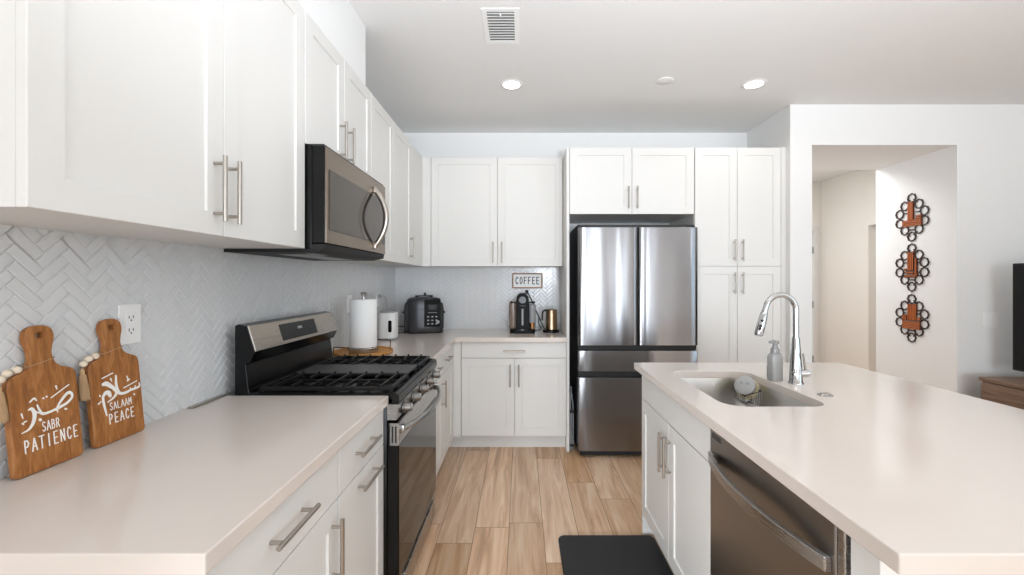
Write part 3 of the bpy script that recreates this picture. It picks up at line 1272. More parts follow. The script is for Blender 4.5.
# ================================================================== FAUCET & SINK THINGS
fc = thing('kitchen_faucet', 'tall chrome gooseneck pull-down faucet behind the sink', 'faucet', (1.196, 1.871, CT))
fx_, fy_ = 1.196, 1.871
b = BM()
lathe(b, [(0, CT), (.029, CT), (.029, CT + .005), (.0255, CT + .010), (.025, CT + .05), (.0205, CT + .11), (.0158, CT + .185), (.0145, CT + .20), (0, CT + .20)], (fx_, fy_, 0), 32)
part('body', b, 'chrome', fc)
b = BM()
cz, rad = 1.233, .066
pts = [(fx_, fy_, CT + .19), (fx_, fy_, CT + .26), (fx_, fy_, cz - .03)]
for k in range(0, 24):
    a = math.radians(165 * k / 23)
    pts.append((fx_ - rad + rad * math.cos(a), fy_, cz + rad * math.sin(a)))
ex, ez = pts[-1][0], pts[-1][2]
dx, dz = -math.sin(math.radians(15)), -math.cos(math.radians(15))
pts.append((ex + dx * .035, fy_, ez + dz * .035))
tube(b, pts, .0118, 20)
part('spout', b, 'chrome', fc)
b = BM()
tube(b, [(ex + dx * q, fy_, ez + dz * q) for q in (.028, .034, .05, .09, .122, .13)], [.0128, .015, .0165, .0185, .019, .0165], 20)
sp = part('spray_head', b, 'chrome', fc)
b = BM()
nrm = Vector((-math.cos(math.radians(15)) * .5, -.86, .13)).normalized()
for q, rr_ in ((.066, .006), (.09, .007)):
    c0 = Vector((ex + dx * q, fy_, ez + dz * q)) + nrm * .0145
    cyl(b, c0, c0 + nrm * .004, rr_, n=14)
c0 = Vector((ex + dx * .102, fy_, ez + dz * .102)) + nrm * .0155
cyl(b, c0, c0 + nrm * .004, .0065, n=14)
part('spray_buttons', b, 'blackm', sp, label='black spray buttons')
b = BM()
tube(b, [(ex + dx * .129, fy_, ez + dz * .129), (ex + dx * .134, fy_, ez + dz * .134)], .0145, 20)
part('nozzle', b, 'greyplast', sp)
b = BM()
cyl(b, (fx_, fy_, CT + .045), (fx_ + .042, fy_ - .012, CT + .047), .017, n=20)
cyl(b, (fx_ + .042, fy_ - .012, CT + .047), (fx_ + .05, fy_ - .0143, CT + .0475), .0155, .012, n=20)
tube(b, [(fx_ + .036, fy_ - .01, CT + .058), (fx_ + .030, fy_ - .012, CT + .085), (fx_ + .012, fy_ - .03, CT + .135)], [.005, .0042, .0036], 10)
part('lever', b, 'chrome', fc)

sd = thing('soap_dispenser', 'grey foaming soap bottle standing beside the faucet', 'soap dispenser', (1.137, 1.925, CT))
T = Matrix.Translation((1.137, 1.925, CT)) @ Matrix.Rotation(.25, 4, 'Z')
b = BM()
prev = None
rings = []
for z, s in ((.0, .93), (.004, 1), (.105, 1), (.114, .94), (.121, .78), (.124, .55)):
    rings.append([b.verts.new(T @ Vector((x * s, y * s, z))) for x, y in rrect(.058, .040, .010, 5)])
for A, Bq in zip(rings, rings[1:]):
    for k in range(len(A)):
        f = b.faces.new((A[k], A[(k + 1) % len(A)], Bq[(k + 1) % len(A)], Bq[k]))
        f.smooth = True
b.faces.new(rings[0])
b.faces.new(rings[-1])
part('bottle', b, 'soap', sd)
b = BM()
lathe(b, [(0, .123), (.018, .123), (.018, .142), (.012, .147), (.0095, .165), (.0, .165)], (0, 0, 0), 20, T=T)
pm = part('collar', b, 'pump', sd)
b = BM()
lathe(b, [(0, .163), (.015, .165), (.0165, .176), (.013, .180), (0, .181)], (0, 0, 0), 20, T=T)
box(b, -.030, 0, -.007, .007, .168, .178, .003, T)
part('pump_head', b, 'pump', sd)
b = BM()
box(b, 1.136, 1.172, 1.975, 1.992, CT, CT + .058, .004)
single('sponge', b, 'sponge', 'small grey sponge standing upright behind the soap bottle', 'sponge', (1.154, 1.984, CT))

t = thing('air_switch_button', 'round chrome push button set in the island countertop near the faucet', 'button', (1.187, 1.678, CT))
b = BM()
lathe(b, [(0, CT), (.027, CT), (.027, CT + .003), (.024, CT + .005), (.018, CT + .005), (.018, CT + .004), (0, CT + .004)], (1.187, 1.678, 0), 28)
part('bezel', b, 'chrome', t)
b = BM()
lathe(b, [(0, CT + .0035), (.0165, CT + .0035), (.0165, CT + .008), (.014, CT + .0095), (0, CT + .0095)], (1.187, 1.678, 0), 24)
part('push_cap', b, 'nickel', t)

# wire caddy on the sink wall and the round brush in it
cad = thing('sink_caddy', 'dark wire caddy hanging on the inside wall of the sink', 'caddy', (1.07, 2.03, .80))
b = BM()
for k, y in enumerate((1.972, 1.990, 2.008, 2.026, 2.044, 2.062)):
    tube(b, spline([(1.099, y, .855), (1.097, y, .80), (1.088, y, .782), (1.045, y, .782), (1.030, y, .795), (1.025, y, .835)], 4), .0016, 6)
part('wires', b, 'dsteel', cad)
b = BM()
for z, x in ((.855, 1.099), (.835, 1.025), (.80, 1.030)):
    tube(b, [(x, 1.968, z), (x, 2.066, z)], .002, 8)
for y in (1.968, 2.066):
    tube(b, [(1.099, y, .855), (1.025, y, .835)], .002, 8)
part('frame', b, 'blackm', cad)
br = thing('dish_brush', 'round grey dish brush with cream bristles resting in the sink', 'brush', (1.045, 2.02, .84))
ax = Vector((-.62, -.58, .52)).normalized()
q = ax.to_track_quat('Z', 'Y').to_matrix().to_4x4()
T = Matrix.Translation((1.050, 2.012, .868)) @ q @ Matrix.Scale(1.14, 4)
b = BM()
lathe(b, [(0, -.002), (.040, -.002), (.042, .004), (.040, .012), (.034, .016), (0, .018)], (0, 0, 0), 28, T=T)
hb = part('head', b, 'brushcap', br)
b = BM()
for dx_ in (-.012, .012):
    lathe(b, [(0, .015), (.005, .0175), (.005, .0195), (0, .0195)], (dx_, .006, 0), 12, T=T)
part('grip_dimple', b, 'greyplast', hb)
b = BM()
for k in range(30):
    a = 2 * PI * k / 30
    for r, ln in ((.037, .026), (.026, .024), (.014, .023)):
        tp = r * 1.16
        cyl(b, (r * math.cos(a), r * math.sin(a), -.001), (tp * math.cos(a), tp * math.sin(a), -ln), .0034, .0042, n=6, T=T)
part('bristles', b, 'bristle', br)
b = BM()
rs = random.Random(3)
pts = []
for k in range(90):
    a = k * 1.1
    pts.append((1.058 + .022 * math.cos(a) * (1 + .3 * math.sin(k * .7)), 2.016 + .030 * math.sin(a), .806 + .018 * math.sin(k * .37)))
tube(b, pts, .0012, 5)
single('scourer', b, 'dsteel', 'dark steel wool scourer in the wire caddy under the brush', 'scourer', (1.058, 2.016, .79))


# ================================================================== CUTTING BOARDS
SABR = [((2.56, 4.54, 6.25, 5.68, 4.54, 5.11, 5.68, 5.68), [(0.626, 0.569), (0.707, 0.642), (0.824, 0.712), (0.883, 0.698), (0.885, 0.655), (0.802, 0.609), (0.691, 0.585), (0.626, 0.572)]),
        ((4.54, 4.54, 5.68, 3.98, 2.27), [(0.626, 0.575), (0.532, 0.563), (0.431, 0.565), (0.389, 0.616), (0.366, 0.668)]),
        ((2.84, 5.68, 7.38, 6.25, 3.98, 1.7), [(0.248, 0.639), (0.29, 0.642), (0.32, 0.584), (0.296, 0.509), (0.229, 0.449), (0.13, 0.429)]),
        ((1.42, 3.98), [(0.401, 0.572), (0.326, 0.608)]), ((2.27, 2.27), [(0.575, 0.706), (0.855, 0.799)]),
        ((2.84, 3.41, 2.27), [(0.272, 0.713), (0.332, 0.741), (0.361, 0.715)]), ((5.11, 5.11), [(0.387, 0.514), (0.394, 0.507)]),
        ((3.12, 3.12), [(0.457, 0.721), (0.465, 0.717)]), ((3.12, 3.12), [(0.507, 0.729), (0.512, 0.725)]),
        ((3.41, 1.42), [(0.658, 0.815), (0.67, 0.778)]), ((2.56, 1.7), [(0.148, 0.619), (0.161, 0.572)]),
        ((2.84, 2.84), [(0.151, 0.523), (0.161, 0.515)]), ((2.84, 2.27), [(0.177, 0.532), (0.203, 0.536)]),
        ((3.98, 3.98), [(0.766, 0.551), (0.783, 0.545)]), ((1.99, 1.99), [(0.642, 0.562), (0.648, 0.539)])]
SALAM = [((4.38, 6.26, 7.52, 6.89, 6.26, 5.64, 5.64, 4.38, 2.51), [(0.491, 0.775), (0.483, 0.666), (0.511, 0.575), (0.575, 0.544), (0.68, 0.544), (0.754, 0.557), (0.865, 0.562), (0.952, 0.574), (0.955, 0.618)]),
         ((2.19, 3.76), [(0.759, 0.586), (0.76, 0.553)]), ((2.19, 3.76), [(0.862, 0.598), (0.865, 0.562)]),
         ((8.14, 10.65, 8.14, 7.52, 5.01, 2.51), [(0.241, 0.709), (0.301, 0.706), (0.412, 0.642), (0.474, 0.58), (0.42, 0.527), (0.288, 0.488)]),
         ((7.52, 10.65, 9.39, 6.26, 5.64, 5.64, 3.13), [(0.345, 0.554), (0.326, 0.593), (0.277, 0.603), (0.228, 0.58), (0.21, 0.547), (0.218, 0.469), (0.248, 0.338)]),
         ((2.82, 2.82), [(0.227, 0.781), (0.433, 0.817)]), ((2.51, 2.51), [(0.624, 0.606), (0.91, 0.651)]),
         ((3.76, 1.88), [(0.386, 0.754), (0.402, 0.721)]), ((2.82, 2.82, 2.82), [(0.709, 0.739), (0.725, 0.7), (0.708, 0.679)]),
         ((2.82, 2.82), [(0.721, 0.68), (0.76, 0.695)]), ((3.13, 2.51), [(0.155, 0.592), (0.165, 0.578)]),
         ((3.76, 2.51), [(0.12, 0.498), (0.169, 0.518)]), ((3.76, 3.76), [(0.821, 0.495), (0.833, 0.488)])]
BW, BHT, BT = .150, .230, .015
TILT = math.radians(5.5)
XB = XL + .0085 + .340 * math.sin(TILT)


def board_matrix(y0):
    s, c = math.sin(TILT), math.cos(TILT)
    return Matrix(((0, -s, c, XB), (1, 0, 0, y0), (0, c, s, CT + .0006), (0, 0, 0, 1)))


def cutting_board(y0, label, strokes, small, big, blabel):
    T = board_matrix(y0)      # local x along the wall, y up the board, z out of its face
    t = thing('cutting_board', label, 'cutting board', (XB + .009, y0 + BW / 2, CT))
    half = [(0, 0), (.066, 0), (.0725, .003), (.075, .010)]
    half += [(.075, .205), (.0725, .217), (.066, .225), (.054, .230), (.040, .236), (.030, .245), (.0245, .258), (.023, .272),
             (.026, .288), (.0305, .302), (.0315, .315), (.0285, .327), (.021, .335), (.010, .339), (0, .340)]
    c = BW / 2
    outer = [(c + x, y) for x, y in half] + [(c - x, y) for x, y in reversed(half[1:-1])]
    hole = [(c + .0075 * math.cos(2 * PI * k / 18), .316 + .0075 * math.sin(2 * PI * k / 18)) for k in range(18)]
    b = BM()
    prism_hole(b, outer, [hole], 0, BT, T)
    part('board', b, 'boardwood', t, bevel=.003)
    b = BM()
    for ws, pts in strokes:
        pp = [Vector((u * BW, v * BHT, 0)) for u, v in pts]
        if len(pp) > 2:
            sp_ = spline(pp, 5)
            wv = []
            for i in range(len(ws) - 1):
                wv += [ws[i] + (ws[i + 1] - ws[i]) * j / 5 for j in range(5)]
            wv.append(ws[-1])
        else:
            sp_, wv = pp, list(ws)
        stroke(b, [(p.x, p.y) for p in sp_], [q_ * .00118 for q_ in wv], BT, BT + .0005, T)
    part('calligraphy', b, 'ink', t, label='white Arabic calligraphy')
    b = BM()
    lettering(b, small[0], small[1] * BW, small[2] * BW, small[3] * BHT, small[4] * BHT, .0019, BT, BT + .0005, T, .78)
    lettering(b, big[0], big[1] * BW, big[2] * BW, big[3] * BHT, big[4] * BHT, .0026, BT, BT + .0005, T, .66)
    part('lettering', b, 'ink', t, label='white capital lettering')
    # bead garland hanging over the shoulder
    g = thing('bead_garland', blabel, 'garland', tuple(T @ Vector((-.01, .2, .01))))
    b = BM()
    loop = [(c - .026, .252, -.002), (c, .2545, -.002), (c + .026, .258, -.0005), (c + .0275, .2585, .009), (c + .025, .257, BT + .0015), (c, .252, BT + .0022),
            (c - .028, .246, BT + .0015), (c - .0305, .2465, .009)]
    tube(b, spline(loop, 4, True), .0011, 6, closed=True, T=T)
    tube(b, spline([(c - .030, .2455, BT + .001), (c - .055, .242, BT + .003), (c - .075, .238, BT + .001), (c - .084, .226, .012), (c - .085, .205, .010)], 4), .0009, 6, T=T)
    part('twine', b, 'jute', g)
    for p in ((c - .055, .2435, BT + .002), (c - .071, .239, BT - .001), (c - .083, .228, .012)):
        b = BM()
        bmesh.ops.create_uvsphere(b, u_segments=16, v_segments=10, radius=.0088)
        for f in b.faces:
            f.smooth = True
        b.transform(T @ Matrix.Translation(p))
        part('bead', b, 'bead', g)
    b = BM()
    tx, ty = c - .0862, .216
    lathe(b, [(0, 0), (.0035, -.001), (.0058, -.008), (.0045, -.013), (.0062, -.02), (.0075, -.045), (.0085, -.078), (0, -.080)], (0, 0, 0), 14,
          T=T @ Matrix.Translation((tx, ty, .010)) @ Matrix.Rotation(-R90, 4, 'X'))
    rt_ = random.Random(int(y0 * 100))
    for k in range(26):
        a = 2 * PI * k / 26
        r0, r1 = .0060, .0085 * rt_.uniform(.9, 1.15)
        tube(b, [(tx + r0 * math.cos(a), ty - .016, .010 + r0 * math.sin(a)), (tx + r1 * math.cos(a), ty - .05, .010 + r1 * math.sin(a)),
                 (tx + r1 * 1.05 * math.cos(a), ty - rt_.uniform(.078, .086), .010 + r1 * 1.05 * math.sin(a))], .0008, 5, T=T)
    part('tassel', b, 'jute', g)
    return t


# the lathe of the tassel hangs along -y of the board after the turn
cutting_board(.955, 'wooden cutting board lettered PATIENCE leaning on the backsplash', SABR, ('SABR', .40, .67, .385, .095), ('PATIENCE', .13, .945, .222, .125),
              'bead garland with a tassel on the board lettered PATIENCE')
cutting_board(1.135, 'wooden cutting board lettered PEACE leaning on the backsplash near the outlet', SALAM, ('SALAAM', .31, .765, .385, .085), ('PEACE', .27, .81, .225, .115),
              'bead garland with a tassel on the board lettered PEACE')


# ================================================================== OUTLETS, SWITCH
def outlet(label, loc, T, wd=.072, ht=.117, gangs=1, cat='outlet', rocker=False):
    t = thing('light_switch' if rocker else 'wall_outlet', label, cat, loc)
    b = BM()
    prism(b, rrect(wd, ht, .004, 3), 0, .005, T)
    part('cover_plate', b, 'plastic', t, bevel=.0015)
    for g in range(gangs):
        cx = (g - (gangs - 1) / 2) * .046
        b = BM()
        prism(b, rrect(.033, .067, .003, 3, cx, 0), .005, .0072, T)
        rc = part('rocker' if rocker else 'receptacle', b, 'plastic', t, bevel=.0008)
        if not rocker:
            b = BM()
            for cy in (-.019, .019):
                box(b, cx - .008, cx - .0055, cy - .003, cy + .006, .0071, .0076, 0, T)
                box(b, cx + .0055, cx + .008, cy - .002, cy + .006, .0071, .0076, 0, T)
                lathe(b, [(0, .0071), (.0026, .0071), (.0026, .0076), (0, .0076)], (cx, cy - .008, 0), 10, T=T)
            part('slots', b, 'charcoal', rc)
    return t


def TL(y, z):      # on the left tile wall, facing +X
    return Matrix(((0, 0, 1, XL + .0078), (1, 0, 0, y), (0, 1, 0, z), (0, 0, 0, 1)))


outlet('white wall outlet on the tile beside the cutting board lettered PEACE', (XL, 1.283, 1.232), TL(1.283, 1.232))
outlet('white wall outlet half hidden behind the paper towel roll', (XL, 2.93, 1.205), TL(2.93, 1.205))
outlet('white wall outlet with a plug in it, above the white appliance', (XL, 3.50, 1.21), TL(3.50, 1.21))
T = Matrix(((1, 0, 0, 3.676), (0, 0, -1, PY), (0, 1, 0, 1.054), (0, 0, 0, 1)))
outlet('white double light switch on the wall above the wooden console', (3.676, PY, 1.054), T, .116, .117, 2, 'light switch', True)

b = BM()
box(b, XL + .012, XL + .034, 1.50, 1.672, CT, CT + .006, .002)
single('gap_strip', b, 'nickel', 'slim silver strip lying on the counter against the tile next to the range', 'strip', (XL + .023, 1.586, CT))

# ================================================================== PAPER TOWEL TRAY
tc_ = Vector((-.972, 2.655, CT))
t = thing('round_tray', 'round wooden tray with wire handles under the paper towel roll', 'tray', tuple(tc_))
b = BM()
lathe(b, [(0, .001), (.168, .001), (.174, .004), (.177, .020), (.172, .0205), (.166, .009), (0, .009)], tuple(tc_), 48)
part('dish', b, 'traywood', t)
for ang in (-112, 68):
    a_ = math.radians(ang)
    rd, td = Vector((math.cos(a_), math.sin(a_), 0)), Vector((-math.sin(a_), math.cos(a_), 0))
    b = BM()
    tube(b, spline([tc_ + rd * .180 + td * (.058 * k) + Vector((0, 0, z)) for k, z in ((-1, .008), (-1, .048), (-.82, .060), (.82, .060), (1, .048), (1, .008))], 4), .0032, 8)
    part('handle', b, 'brass', t)
ph = thing('paper_towel_holder', 'steel paper towel holder standing on the round tray', 'paper towel holder', (tc_.x, tc_.y, CT + .0092))
b = BM()
lathe(b, [(0, .0092), (.083, .0092), (.085, .013), (.085, .036), (.080, .041), (0, .042)], tuple(tc_), 40)
part('base', b, 'steel', ph)
b = BM()
cyl(b, tc_ + Vector((0, 0, .040)), tc_ + Vector((0, 0, .345)), .009, n=16)
lathe(b, [(0, .334), (.013, .334), (.011, .344), (.017, .366), (.019, .374), (.015, .377), (0, .378)], tuple(tc_), 24)
part('post', b, 'steel', ph)
b = BM()
lathe(b, [(.021, .043), (.078, .043), (.0795, .046), (.0795, .330), (.078, .333), (.021, .333), (.021, .043)], tuple(tc_), 48)
single('paper_towel_roll', b, 'paper', 'full white paper towel roll on the steel holder', 'paper towel', (tc_.x, tc_.y, CT + .043))

# ================================================================== WHITE APPLIANCE
wx, wy = -1.018, 3.30
t = thing('bottle_warmer', 'white countertop appliance with a dark oval window behind the paper towel roll', 'appliance', (wx, wy, CT))
b = BM()
prism(b, rrect(.128, .15, .045, 8, wx, wy), CT + .012, CT + .205, smooth=True)
bd = part('housing', b, 'plastic', t, bevel=.006)
b = BM()
prism(b, rrect(.138, .158, .048, 8, wx, wy), CT + .0005, CT + .013, smooth=True)
part('base', b, 'greyplast', t, bevel=.002)
b = BM()
prism(b, rrect(.11, .13, .04, 8, wx, wy), CT + .203, CT + .217, smooth=True)
part('lid', b, 'greyplast', t, bevel=.003)
b = BM()
Tq = Matrix(((1, 0, 0, wx + .034), (0, 0, -1, wy - .0715), (0, 1, 0, CT + .105), (0, 0, 0, 1)))
prism(b, rrect(.026, .09, .0125, 6), 0, .004, Tq, smooth=True)
part('window', b, 'glassblk', bd)
b = BM()
tube(b, spline([(XL + .035, 3.5, 1.235), (XL + .07, 3.49, 1.235), (XL + .095, 3.47, 1.19), (XL + .10, 3.44, 1.05), (XL + .08, 3.42, CT + .03), (XL + .075, 3.40, CT + .005), (XL + .10, 3.37, CT + .004)], 6), .0032, 8)
pc = single('power_cord', b, 'greyplast', 'grey power cord hanging from the outlet to the white appliance', 'cord', (XL + .09, 3.45, CT))
b = BM()
box(b, XL + .0155, XL + .038, 3.487, 3.513, 1.222, 1.248, .004)
part('plug', b, 'greyplast', pc)

# ================================================================== PRESSURE COOKER
px_, py_ = -.848, 3.755
t = thing('pressure_cooker', 'dark grey pressure cooker with a control panel in the counter corner', 'pressure cooker', (px_, py_, CT))
T = Matrix.Translation((px_, py_, CT)) @ Matrix.Rotation(math.radians(14), 4, 'Z')
b = BM()
rings = []
for z, s in ((.012, .93), (.02, .98), (.06, 1.0), (.205, 1.0)):
    rings.append([b.verts.new(T @ Vector((x * s, y * s, z))) for x, y in rrect(.30, .28, .11, 8)])
for A, Bq in zip(rings, rings[1:]):
    for k in range(len(A)):
        f = b.faces.new((A[k], A[(k + 1) % len(A)], Bq[(k + 1) % len(A)], Bq[k]))
        f.smooth = True
b.faces.new(rings[0])
b.faces.new(rings[-1])
pb = part('body', b, 'gunmetal', t)
b = BM()
rings = []
for z, s in ((.209, .995), (.265, .99), (.288, .93), (.300, .80), (.306, .60)):
    rings.append([b.verts.new(T @ Vector((x * s, y * s, z))) for x, y in rrect(.30, .28, .11, 8)])
for A, Bq in zip(rings, rings[1:]):
    for k in range(len(A)):
        f = b.faces.new((A[k], A[(k + 1) % len(A)], Bq[(k + 1) % len(A)], Bq[k]))
        f.smooth = True
b.faces.new(rings[0])
b.faces.new(rings[-1])
ld = part('lid', b, 'gunmetal', t)
b = BM()
prism(b, rrect(.288, .268, .105, 8), .204, .2105, T, smooth=True)
part('gasket', b, 'blackm', t)
b = BM()
prism(b, rrect(.33, .22, .09, 8), .0, .016, T, smooth=True)
for x in (-.1, .1):
    for y in (-.1, .1):
        pass
part('foot_ring', b, 'blackm', t)
# side housings
for s in (-1, 1):
    b = BM()
    prism(b, [(s * .118, .02), (s * .155, .02), (s * .166, .05), (s * .167, .20), (s * .158, .255), (s * .118, .275)], -.085, .085, T, plane='XZ')
    sh = part('side_housing', b, 'blackm', t, bevel=.006)
    b = BM()
    box(b, s * .17 - .012, s * .17 + .012, -.03, .03, .165, .182, .005, T)
    part('carry_handle', b, 'black', sh)
# front control panel
b = BM()
prism(b, [(-.142, .06), (-.1515, .075), (-.1525, .20), (-.150, .25), (-.136, .285), (-.09, .300), (-.09, .06)], .000, .135, T, plane='YZ')
cpn = part('control_panel', b, 'machine', t, bevel=.005)
b = BM()
for r in range(3):
    for c_ in range(3):
        x, z = .032 + .034 * c_, .085 + .030 * r
        prism(b, rrect(.016, .010, .003, 3), .1522, .1535, T @ Matrix(((1, 0, 0, x), (0, 0, -1, 0), (0, 1, 0, z), (0, 0, 0, 1))))
box(b, .03, .105, -.1536, -.1522, .178, .181, 0, T)
lathe(b, [(0, -.1522), (.014, -.1522), (.013, -.160), (0, -.160)], (.112, 0, .10), 16, T=T, axis='Y')
part('buttons', b, 'greyplast', cpn)
b = BM()
box(b, .035, .10, -.1525, -.1515, .205, .245, 0, T)
part('display', b, 'screen', cpn)
b = BM()
prism(b, rrect(.15, .075, .03, 6), .304, .322, T, smooth=True)
lathe(b, [(0, .32), (.012, .32), (.008, .330), (.011, .338), (.009, .344), (0, .345)], (.01, .0, 0), 16, T=T)
part('lid_handle', b, 'black', ld, bevel=.004)
b = BM()
tube(b, [tuple(v) for v in spline([(-1.00, 3.78, CT + .03), (-1.03, 3.74, CT + .05), (-1.06, 3.70, CT + .05), (-1.075, 3.68, CT + .02), (-1.05, 3.66, CT + .0045), (-.99, 3.68, CT + .0045)], 6)], .004, 8)
part('power_cord', b, 'blackm', t)

# ================================================================== COFFEE CORNER
mx_, my_ = .013, 3.72
t = thing('coffee_machine', 'tall black capsule coffee machine below the coffee sign', 'coffee machine', (mx_, my_, CT))
b = BM()
prism(b, rrect(.215, .20, .04, 6, mx_, my_ + .02), CT, CT + .035, smooth=True)
part('base', b, 'machine', t, bevel=.003)
b = BM()
prism(b, [(-.055, .03), (.055, .03), (.055, .28), (.050, .31), (.036, .330), (.015, .340), (-.015, .340), (-.036, .330), (-.050, .31), (-.055, .28)], my_ - .07, my_ + .11,
      Matrix.Translation((mx_, 0, CT)), plane='XZ', smooth=True)
hd = part('tower', b, 'machine', t, bevel=.004)
b = BM()
lathe(b, [(0, 0), (.032, 0), (.030, -.012), (0, -.012)], (mx_, my_ - .0695, CT + .285), 24, axis='Y')
box(b, mx_ - .026, mx_ + .026, my_ - .085, my_ - .069, CT + .232, CT + .242, .003)
part('brew_head', b, 'gunmetal', hd)
b = BM()
box(b, mx_ - .008, mx_ + .008, my_ - .0725, my_ - .0698, CT + .07, CT + .21, .001)
part('badge', b, 'greyplast', hd)
b = BM()
tube(b, [(mx_ - .1, my_, CT + .262), (mx_ + .1, my_, CT + .262)], .006, 10)
for s in (-1, 1):
    lathe(b, [(0, -.01), (.010, -.008), (.010, .008), (0, .01)], (mx_ + s * .1, my_, CT + .262), 12)
part('lever', b, 'black', t)
b = BM()
lathe(b, [(0, .034), (.047, .034), (.047, .036), (.042, .039), (0, .040)], (mx_, my_ - .075, CT), 28)
part('drip_tray', b, 'chrome', t)
b = BM()
lathe(b, [(0, .036), (.036, .036), (.036, .255), (.032, .258), (0, .258)], (mx_ - .082, my_ + .03, CT), 24)
part('water_tank', b, 'smoke', t, label='smoky clear water tank')
b = BM()
lathe(b, [(0, .036), (.034, .036), (.034, .24), (.030, .243), (0, .243)], (mx_ + .082, my_ + .03, CT), 24)
ct_ = part('capsule_container', b, 'greyplast', t)
b = BM()
lathe(b, [(0, .0395), (.019, .0395), (.0225, .09), (.021, .09), (.018, .043), (0, .043)], (mx_ + .082, my_ - .042, CT - .0035), 20)
single('coffee_cup', b, 'copper', 'small copper cup standing on the base of the coffee machine', 'cup', (mx_ + .082, my_ - .042, CT + .0355))
b = BM()
tube(b, spline([(mx_ + .042, 3.955, CT + .345), (mx_ + .05, 3.965, CT + .335), (mx_ + .085, 3.96, CT + .27), (mx_ + .13, 3.95, CT + .16), (mx_ + .165, 3.93, CT + .09), (mx_ + .19, 3.89, CT + .03), (mx_ + .21, 3.86, CT + .007), (mx_ + .205, 3.830, CT + .006)], 6), .0048, 8)
tube(b, spline([(mx_ + .155, 3.935, CT + .12), (mx_ + .15, 3.93, CT + .06), (mx_ + .17, 3.9, CT + .012), (mx_ + .13, 3.86, CT + .006), (mx_ + .105, 3.82, CT + .008)], 6), .004, 8)
cc = single('power_cord', b, 'blackm', 'black power cord hanging from the tile between coffee machine and kettle', 'cord', (mx_ + .12, 3.94, CT))
b = BM()
box(b, mx_ + .028, mx_ + .056, 3.94, 4.006, CT + .332, CT + .362, .004)
part('plug', b, 'blackm', cc)

kx, ky = .262, 3.76
t = thing('milk_frother', 'small champagne metal jug with a black handle on a black base beside the coffee machine', 'frother', (kx, ky, CT))
b = BM()
lathe(b, [(0, .0), (.072, .0), (.074, .006), (.070, .018), (.056, .024), (0, .025)], (kx, ky, CT), 32)
part('base', b, 'black', t)
b = BM()
lathe(b, [(0, .026), (.051, .026), (.051, .045), (.047, .185), (.048, .195), (.045, .195), (.044, .188), (0, .188)], (kx + .005, ky, CT), 32)
jg = part('jug', b, 'champagne', t)
b = BM()
lathe(b, [(0, .186), (.0435, .187), (.043, .197), (.02, .201), (0, .202)], (kx + .005, ky, CT), 28)
part('lid', b, 'gunmetal', jg)
b = BM()
tube(b, spline([(kx - .038, ky, CT + .190), (kx - .062, ky, CT + .186), (kx - .075, ky, CT + .165), (kx - .076, ky, CT + .10)], 6), .0085, 10)
part('handle', b, 'blackm', jg)

# COFFEE sign on the tile
t = thing('coffee_sign', 'small framed white sign reading COFFEE on the back tile', 'sign', (.05, 4.0, 1.365))
sx0, sx1, sz0, sz1 = -.083, .201, 1.291, 1.434
yf = YB - .0085
b = BM()
box(b, sx0 + .008, sx1 - .008, yf - .008, yf, sz0 + .008, sz1 - .008)
part('panel', b, 'plastic', t)
b = BM()
f_ = .0125
for q in ((sx0, sx1, sz0, sz0 + f_), (sx0, sx1, sz1 - f_, sz1), (sx0, sx0 + f_, sz0 + f_, sz1 - f_), (sx1 - f_, sx1, sz0 + f_, sz1 - f_)):
    box(b, q[0], q[1], yf - .016, yf, q[2], q[3], .0015)
part('frame', b, 'signwood', t)
T = Matrix(((1, 0, 0, 0), (0, 0, -1, yf), (0, 1, 0, 0), (0, 0, 0, 1)))
b = BM()
lettering(b, 'COFFEE', sx0 + .026, sx1 - .026, sz0 + .042, .062, .0075, .008, .009, T, .66)
part('lettering', b, 'charcoal', t)

# ================================================================== FLOOR MAT
b = BM()
prism(b, rrect(.505, .93, .035, 6, .4475, 1.81), .0, .019, smooth=True)
single('floor_mat', b, 'rubber', 'black cushioned anti-fatigue mat on the oak floor along the island', 'mat', (.4475, 1.81, 0), bevel=.008)

# ================================================================== CEILING THINGS
for i, (lx, ly, lab) in enumerate(((-.067, 3.026, 'lit round recessed ceiling light near the ceiling vent'), (1.636, 3.02, 'lit round recessed ceiling light in front of the pantry'))):
    t = thing('ceiling_light', lab, 'ceiling light', (lx, ly, ZC))
    b = BM()
    lathe(b, [(.058, ZC - .004), (.062, ZC - .005), (.080, ZC - .003), (.084, ZC), (.058, ZC), (.058, ZC - .004)], (lx, ly, 0), 36)
    part('trim_ring', b, 'plastic', t)
    b = BM()
    lathe(b, [(0, ZC - .0045), (.058, ZC - .0045), (.058, ZC - .001), (0, ZC - .001)], (lx, ly, 0), 36)
    part('lens', b, 'emit', t)
sm = (.995, 2.97)
t = thing('smoke_detector', 'flat white round disc on the ceiling between the two lights', 'smoke detector', (sm[0], sm[1], ZC))
b = BM()
lathe(b, [(0, ZC - .005), (.050, ZC - .005), (.055, ZC - .003), (.057, ZC)], (sm[0], sm[1], 0), 32)
part('housing', b, 'ceil', t)
